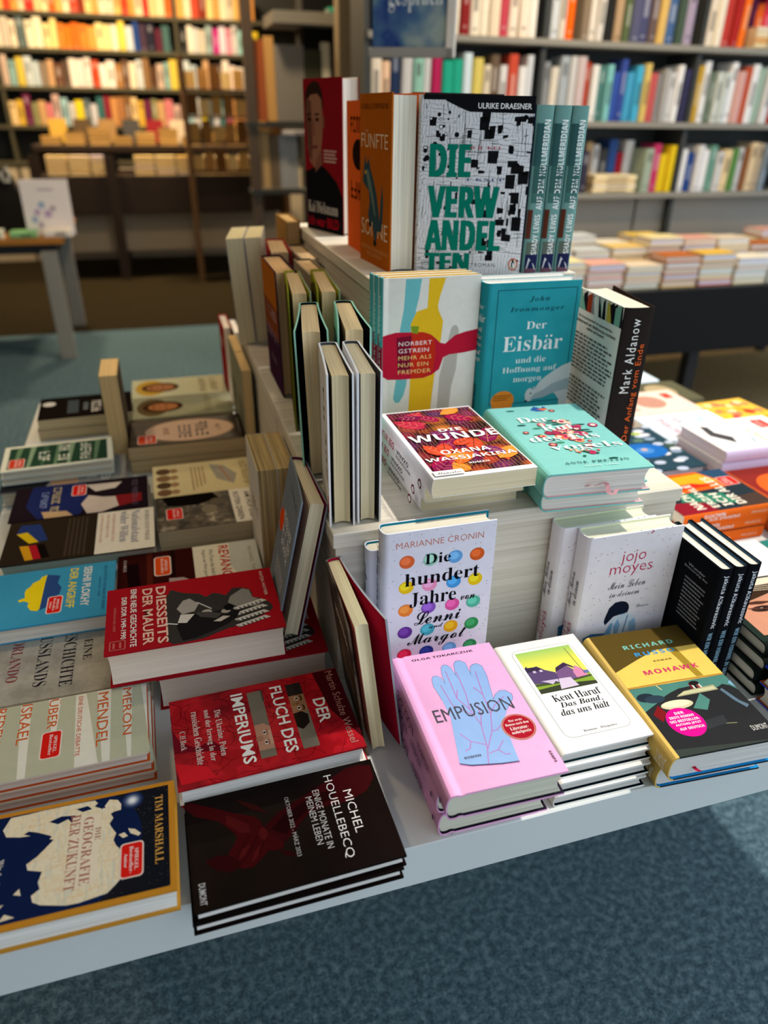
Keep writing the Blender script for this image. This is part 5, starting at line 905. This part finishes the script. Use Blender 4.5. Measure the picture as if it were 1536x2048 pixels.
for i in range(4): small_book('flat_book', f'cream book {ORD(i)} from below in the pile on the top right shelf', 'cream pile on the top right shelf', (3.385, RY - .005, 1.745 + .024 * i), .14, .24, .023, ['f0d8a8', 'e8b070', 'f2e0b8', 'efe0c8'][i], 'f0e0b8', ((.2, .7),), 'flat', rz=math.pi / 2)
# counter with stacks of lying books
R = empty('display_counter', Matrix.Translation((2.6, 3.3, 0))); tagp(R, 'low counter with a black cloth front below the right bookcase', 'counter'); bpy.context.view_layer.update()
part('counter_top', R, dark_metal, .98, 2.99, .665, 4.1, 3.72, .70, bev=.003); part('cloth_front', R, black_cloth, .98, 2.975, .385, 4.1, 2.99, .698, bev=.002)
for x in (1.1, 2.6, 3.95):
    for y in (3.1, 3.6): part('leg', R, dark_metal, x - .03, y - .03, 0, x + .03, y + .03, .665)
cc = sp('f2d060 f0e0c0 e8b0a0 e04a20 f4ecd8 cfd8dc f0e0b0 e8d8c0 d8e0e4 efefe8 f0d080 e8c8b0 c0703a f6f0e0 e0a0a0 f2e6b0 d8c8a8 eac050')
rn = random.Random(21)
SN = ['leftmost', 'second', 'third', 'fourth', 'fifth', 'sixth', 'seventh', 'eighth', 'ninth', 'tenth', 'eleventh']
for row, (yy, n0) in enumerate(((3.02, 5), (3.24, 6), (3.46, 6))):
    for j in range(11):
        x = 1.06 + j * .205 + row * .05; nn = n0 - rn.randrange(2); z = .70; tc = cc[(j * 5 + row * 3) % len(cc)]
        if x > 3.35: continue
        for i in range(nn):
            t = rn.uniform(.024, .034); top = i == nn - 1
            small_book('stacked_book', f'{cname(tc)} book, {"topmost" if top else ORD(i) + " from below"}, {SN[j]} stack, {["front", "middle", "back"][row]} row on the counter', f'book stacks on the counter', (x + rn.uniform(-.004, .004), yy + .15 + rn.uniform(-.004, .004), z), .14, .19, t, tc if top or i % 2 else cc[(j * 3 + i) % len(cc)], ['f6ead2', 'f6f0e6', 'f2d8c4', 'e8e4ec'][(i + j) % 4], (), 'flat', rz=-math.pi / 2); z += t + .0006
# rear bookcase on the left, far away
LY = 8.7
R = empty('bookcase', Matrix.Translation((-.3, LY + .15, 0))); tagp(R, 'dark olive bookcase along the rear wall with warm lit book rows', 'bookcase'); bpy.context.view_layer.update()
olive = plain('olive_shelf', '4a4634', .6, .08, 5)
for z in (2.21, 1.92, 1.605, 1.27, .95): part('shelf_board', R, olive, -2.2, LY - .02, z - .035, 1.65, LY + .3, z, bev=.002)
part('back_panel', R, shelf_dark, -2.2, LY + .3, .0, 1.65, LY + .32, 2.9); part('plinth', R, cream, -2.2, LY, 0, 1.65, LY + .3, .915)
for x in (-2.2, -1.25, .42, 1.65): part('upright', R, olive, x - .015, LY - .01, 0, x + .015, LY + .3, 2.9)
l1 = sp('ead8c0 e6c070 d04a30 e8a050 f0d8b0 c83a30 e8c890 f0e0b0 d86a30 e8b060 f2e4c0 c8503a 8a3a2a f0d890 e8a860 f4e8c8')
l2 = sp('efe6d0 c9c0b0 efe0c8 5a6a6a f0e6c8 f0e6c8 f2d89a f0d890 e88a3a e87a2a e8702a f08a3a f0a050 f0e0a0 f0e0a0 f4ecd0 f2d860 cfd8e0 2c4a8a 4a3a4a 2a2a3a 5a2a3a 4a6a6a 2a2a2a efe8d8 d0d0d0 c8c0b0 9ab0b0 c03a8a e8e0f0 e89ab0 cfcfcf 9ad0d0 e6d23a e8c830')
l3 = sp('c8b0a0 8ab0b0 d8c050 c8d4d8 b8c8d0 8a7a6a c8a078 6a4a3a 5a4a40 f0e4d8 efdcd8 e8e0d8 c04a2a f4ece0 efe6dc a87a4a 6a5040 e8d8c0 cfd8dc 8a6a48 5a4030')
l4 = sp('e8c890 d8b040 6a2a4a 8a8a60 c8a070 d07a80 c8a8a0 9ac0c8 c8c8c8 e8d030 5a6a70 c8c8d0 3a6a6a 8a2a3a c89058 a8744a 7a5a3a')
lg = [(-1.27, -1.23), (.40, .44)]
shelf_row(l1, -1.32, 1.2, LY, 2.21, 'the topmost rear shelf', 'spines on the topmost rear shelf', .20, .25, .052, .074, 11, lg)
shelf_row(l2, -1.32, 1.2, LY, 1.92, 'the second rear shelf', 'spines on the second rear shelf', .19, .245, .052, .074, 12, lg)
shelf_row(l3, -1.32, 1.2, LY, 1.605, 'the third rear shelf', 'spines on the third rear shelf', .19, .26, .054, .076, 13, lg)
shelf_row(l4, -1.32, 1.2, LY, 1.27, 'the lowest rear shelf', 'spines on the fourth rear shelf', .19, .27, .054, .076, 14, lg)
# dark display table before the rear bookcase
R = empty('rear_table', Matrix.Translation((.1, 7.95, 0))); tagp(R, 'dark wooden display table with an under-shelf before the rear bookcase', 'table'); bpy.context.view_layer.update()
part('table_top', R, dark_wood, -.98, 7.80, 1.075, 1.25, 8.3, 1.13, bev=.004); part('under_shelf', R, dark_wood, -.94, 7.5, .58, 1.21, 8.28, .90, bev=.004); part('bench_front', R, cream, -.92, 7.75, .22, 1.19, 8.2, .55)
for x in (-.95, -.33, 1.2): part('leg', R, dark_wood, x - .045, 7.46, 0, x + .045, 7.50, 1.06); part('leg', R, dark_wood, x - .045, 8.2, 0, x + .045, 8.29, 1.075)
tan = sp('e8cc90 f0d8a0 e8c070 f0dcb0 efd498 e8d0b0 d8c8d8 f0d890')
for j in range(11):
    x = -.86 + j * .185
    if -.44 < x < -.22: continue
    for i in range(5): small_book('stacked_book', f'cream book {ORD(i)} from below, {SN[j]} stack, under-shelf of the dark rear table', 'cream stacks under the rear table', (x, 7.655, .90 + .0305 * i), .14, .17, .03, tan[(j + i) % 8], 'f6e2b0', (), 'flat', rz=-math.pi / 2)
for j in range(10):
    x = -.90 + j * .205
    for i in range(2 + j % 3): small_book('stacked_book', f'tan book {ORD(i)} from below, {SN[j]} stack, top of the dark rear table', 'tan stacks on the rear table', (x, 7.97, 1.13 + .0345 * i), .15, .17, .034, ['a8844c', 'c09a5c', 'd8b878', '8a6a3c'][(i + j) % 4], 'b8965c', (), 'flat', rz=-math.pi / 2)
for j, c in enumerate(sp('c8a048 5a4a38 9a7a50 4a4a4a 8a2a30 c8b8a0')): small_book('faced_book', f'{cname(c)} book propped face-out on the dark rear table, {ORD(j)} from the left', 'face-out books on the rear table', (-.85 + j * .22, 8.26, 1.13), .15, .2, .025, c, 'e0cca0', ((.2, .6),), 'face', tilt=.12)
# wooden rack with small tan books, right of the rear table
R = empty('wooden_rack', Matrix.Translation((.85, 7.3, 0))); tagp(R, 'brown wooden rack full of little tan books before the rear shelves', 'rack'); bpy.context.view_layer.update()
wood = plain('rack_wood', '6a4c2c', .6, .2, 14)
for x in (.36, 1.2): part('side_post', R, wood, x - .02, 7.2, 0, x + .02, 7.42, 1.82)
for z in (.95, 1.18, 1.38, 1.58): part('rack_shelf', R, wood, .36, 7.2, z - .02, 1.2, 7.42, z)
for a, z in enumerate((.95, 1.18, 1.38, 1.58)):
    for j in range(8): c = sp('c8a468 8a6438 b08a50 d8bc84 6a4828 a87c48')[(j * 5 + a * 2) % 6]; small_book('little_book', f'little {cname(c)} book, {ORD(j)} from the left, {["lowest", "second", "third", "top"][a]} tier of the wooden rack', 'little books in the wooden rack', (.39 + j * .1, 7.27, z), .075, .12 + .02 * ((j + a) % 3), .03, c, 'd8bc84', ((.2, .6),), 'face', tilt=.1)
# book tower between the two bookcases
R = empty('book_tower', Matrix.Translation((.98, 5.15, 0))); tagp(R, 'dark metal book tower with face-out books between the bookcases', 'rack'); bpy.context.view_layer.update()
brown_post = plain('tower_post', '5a4a3a', .5, .1, 8)
part('core', R, black_cloth, .98, 5.08, .02, 1.2, 5.28, 2.3); part('base', R, dark_metal, .62, 4.95, 0, 1.42, 5.4, .06)
for x in (1.275, .635): part('post', R, brown_post, x - .03, 4.96, .06, x + .03, 5.02, 2.2)
part('top_tray', R, shelf_grey, .78, 4.9, 1.86, 1.42, 5.3, 1.92); part('tray', R, shelf_dark, .60, 4.94, 1.335, 1.25, 5.08, 1.36); part('tray', R, shelf_dark, .60, 4.94, .96, 1.25, 5.08, .985)
for nm, c, x, z, h, w_, lb in (('faced_book', 'b0603c', .681, 1.36, .42, .05, 'rust-red book edge in the book tower'), ('faced_book', 'd8a868', .741, 1.36, .44, .05, 'tan book edge in the book tower'), ('faced_book', '8e8a84', .80, 1.36, .40, .17, 'large grey book facing out on the upper tray of the book tower'), ('faced_book', '4a4a3c', .98, 1.36, .38, .10, 'dark olive book leaning on the upper tray of the book tower'), ('faced_book', 'e6e4d4', 1.085, 1.36, .42, .045, 'white-edged book leaning on the upper tray of the book tower'), ('faced_book', 'c8a878', .681, .985, .32, .05, 'tan book edge on the lower tray of the book tower'), ('faced_book', '7a6a58', .741, .985, .30, .05, 'brown book edge on the lower tray of the book tower'), ('faced_book', 'a8acb0', .80, .985, .30, .11, 'pale grey book facing out on the lower tray of the book tower')):
    small_book(nm, lb, None, (x, 5.03, z), w_, h, .03, c, 'd8c8a8', ((.2, .6),), 'face', tilt=.08)
small_book('flat_book', 'white book lying across the lower tray books of the book tower', None, (.99, 4.95, 1.29), .08, .18, .03, 'e8e0e0', 'f0e8e0', ((.2, .6),), 'flat', rz=math.pi/2)
small_book('flat_book', 'turquoise book lying on the top tray of the book tower', None, (1.23, 4.95, 1.92), .12, .12, .03, '3fb89a', 'e8e4dc', ((.2, .6),), 'flat', rz=math.pi/2)
small_book('faced_book', 'white book standing on the top tray of the book tower', None, (1.36, 5.0, 1.92), .05, .3, .03, 'e8e6dc', 'f0e8d8', ((.2, .6),), 'face', tilt=.0)
# table with a wooden top on the left
R = empty('wooden_table', Matrix.Translation((-1.2, 5.4, 0))); tagp(R, 'wooden-topped table with grey legs at the left border', 'table'); bpy.context.view_layer.update()
part('table_top', R, oak, -2.2, 4.93, .70, -.55, 5.9, .735, bev=.004); part('apron', R, dark_metal, -2.15, 5.0, .64, -.6, 5.85, .70)
for x in (-.645, -2.12):
    for y in (4.97, 5.83): part('leg', R, grey_metal, x - .045, y - .035, 0, x + .045, y + .035, .66, bev=.003)
o = MB().box(-.135, -.012, 0, .135, .012, .31, bev=.003).build('sign_board', M('e8e2e4')); o.location = (-.62, 5.08, .735); o.rotation_euler = (-.08, 0, 0); tagp(o, 'small white sign board with a drawn flower on the wooden table', 'sign')
m = MB()
for (x, z, r, i) in ((-.06, .13, .018, 0), (-.03, .17, .02, 1), (.0, .12, .022, 0), (.03, .15, .016, 2), (-.08, .09, .018, 1), (-.05, .06, .014, 2)): m.cyl((x, -.0135, z), (x, -.0125, z), r, 10, i)
m.box(-.04, -.0135, .25, .05, -.0125, .258, 2); q = m.build('drawn_flower', [M('b8a0c8'), M('9ab0d0'), M('a89ab0')], o)
for j, c in enumerate(sp('e8e4dc 7ab060 e8dcc8 d8e4d8 8ac088 efe8e0')): small_book('flat_book', f'{cname(c)} booklet lying {ORD(j)} from the left at the front of the wooden table', 'booklets on the wooden table', (-.80 - .19 * (5 - j) + .30, 4.96, .735), .11, .15, .035 + .008 * (j % 2), c, 'f0ece0', ((.2, .6),), 'flat', rz=math.pi/2)
def bag():
    R = empty('tote_bag', Matrix.Translation((-1.02, 5.35, .735))); tagp(R, 'black cloth bag standing on the wooden table at the left border', 'bag')
    P = [(-.34, .0), (.27, .0), (.26, .14), (.20, .30), (.06, .46), (-.06, .62), (-.20, .70), (-.34, .70)]; v = []; n = len(P)
    for y in (-.07, .07): v += [(x, y * (1 - z * .9), z) for x, z in P]
    m = MB(); m.add(v, [tuple(range(n)), tuple(range(2*n-1, n-1, -1))] + [(k, k+n, (k+1) % n + n, (k+1) % n) for k in range(n)]); m.build('bag_body', black_cloth, R)
    m = MB()
    for k in range(7): x = -.02 + k * .034; m.box(x, -.078, .28, x + .012, -.068, .34 + .03 * (k % 3 == 0)); m.box(x, -.078, .28 if k % 2 else .32, x + .028, -.068, .295 if k % 2 else .335)
    m.build('printed_lettering', M('c8ccc8'), R)
    m = MB(); m.cyl((-.2, 0, .69), (-.1, 0, .85), .012, 8); m.cyl((-.1, 0, .85), (0.0, 0, .56), .012, 8); m.build('handle', black_cloth, R)
bag()
def tpl(x, y, c, lb):
    m = MB(); m.cyl((0, 0, 0), (0, 0, .1), .05, 14, 0, .06); 
    rn = random.Random(7)
    for k in range(30):
        a = rn.random() * 6.28; e = rn.uniform(.3, 1.2); L = rn.uniform(.08, .16); d = Vector((math.cos(a) * math.cos(e), math.sin(a) * math.cos(e), math.sin(e))); s_ = Vector((-math.sin(a), math.cos(a), 0)) * .014; p = Vector((0, 0, .1)) + d * .02
        m.add([p, p + d * L * .5 + s_, p + d * L, p + d * L * .5 - s_], [(0, 1, 2, 3)], 1)
    o = m.build('potted_plant', [M('d8d0c0'), M('5a8a3a')]); o.location = (x, y, .735); tagp(o, lb, 'plant')
# hanging sign in a clear frame
R = empty('hanging_sign', Matrix.Translation((.71, 2.3, 0))); tagp(R, 'poster in a clear hanging frame above the display table', 'sign'); bpy.context.view_layer.update()
R.matrix_world = Matrix.Translation((.745, 2.26, 0)) @ Matrix.Rotation(math.radians(-30), 4, 'Z')
def sgn(name, mat, *a, bev=0): return MB().box(*a, bev=bev).build(name, mat, R)
sgn('frame_rail', grey_metal, -.125, -.012, 1.55, .115, .012, 1.575, bev=.003); sgn('frame_rail', plain('bright_metal', 'c8c4bc', .3), .093, -.012, 1.55, .118, .012, 2.0, bev=.003)
pst = N('poster_print', .25); pst.base(pst.ramp(pst.noise(pst.coords(), 9, 2), [(.35, '8a9a98'), (.5, '4a6a88'), (.62, '263c78'), (.7, '6a8a90')])); sgn('poster', pst.m, -.115, -.003, 1.575, .093, .003, 2.0)
v, f, _ = TXT('gespräch', 's'); o = ob('poster_lettering', mesh('poster_lettering', [(-.07 + .15 * x, -.0045, 1.655 + .07 * y) for x, y in v], f, [M('c8d0d4')]), R)
for x in (-.08, .07): MB().cyl((x, 0, 2.0), (x, 0, 3.1), .003, 6).build('suspension_wire', grey_metal, R)
bpy.data.objects.remove(_CO); bpy.data.curves.remove(_CU)
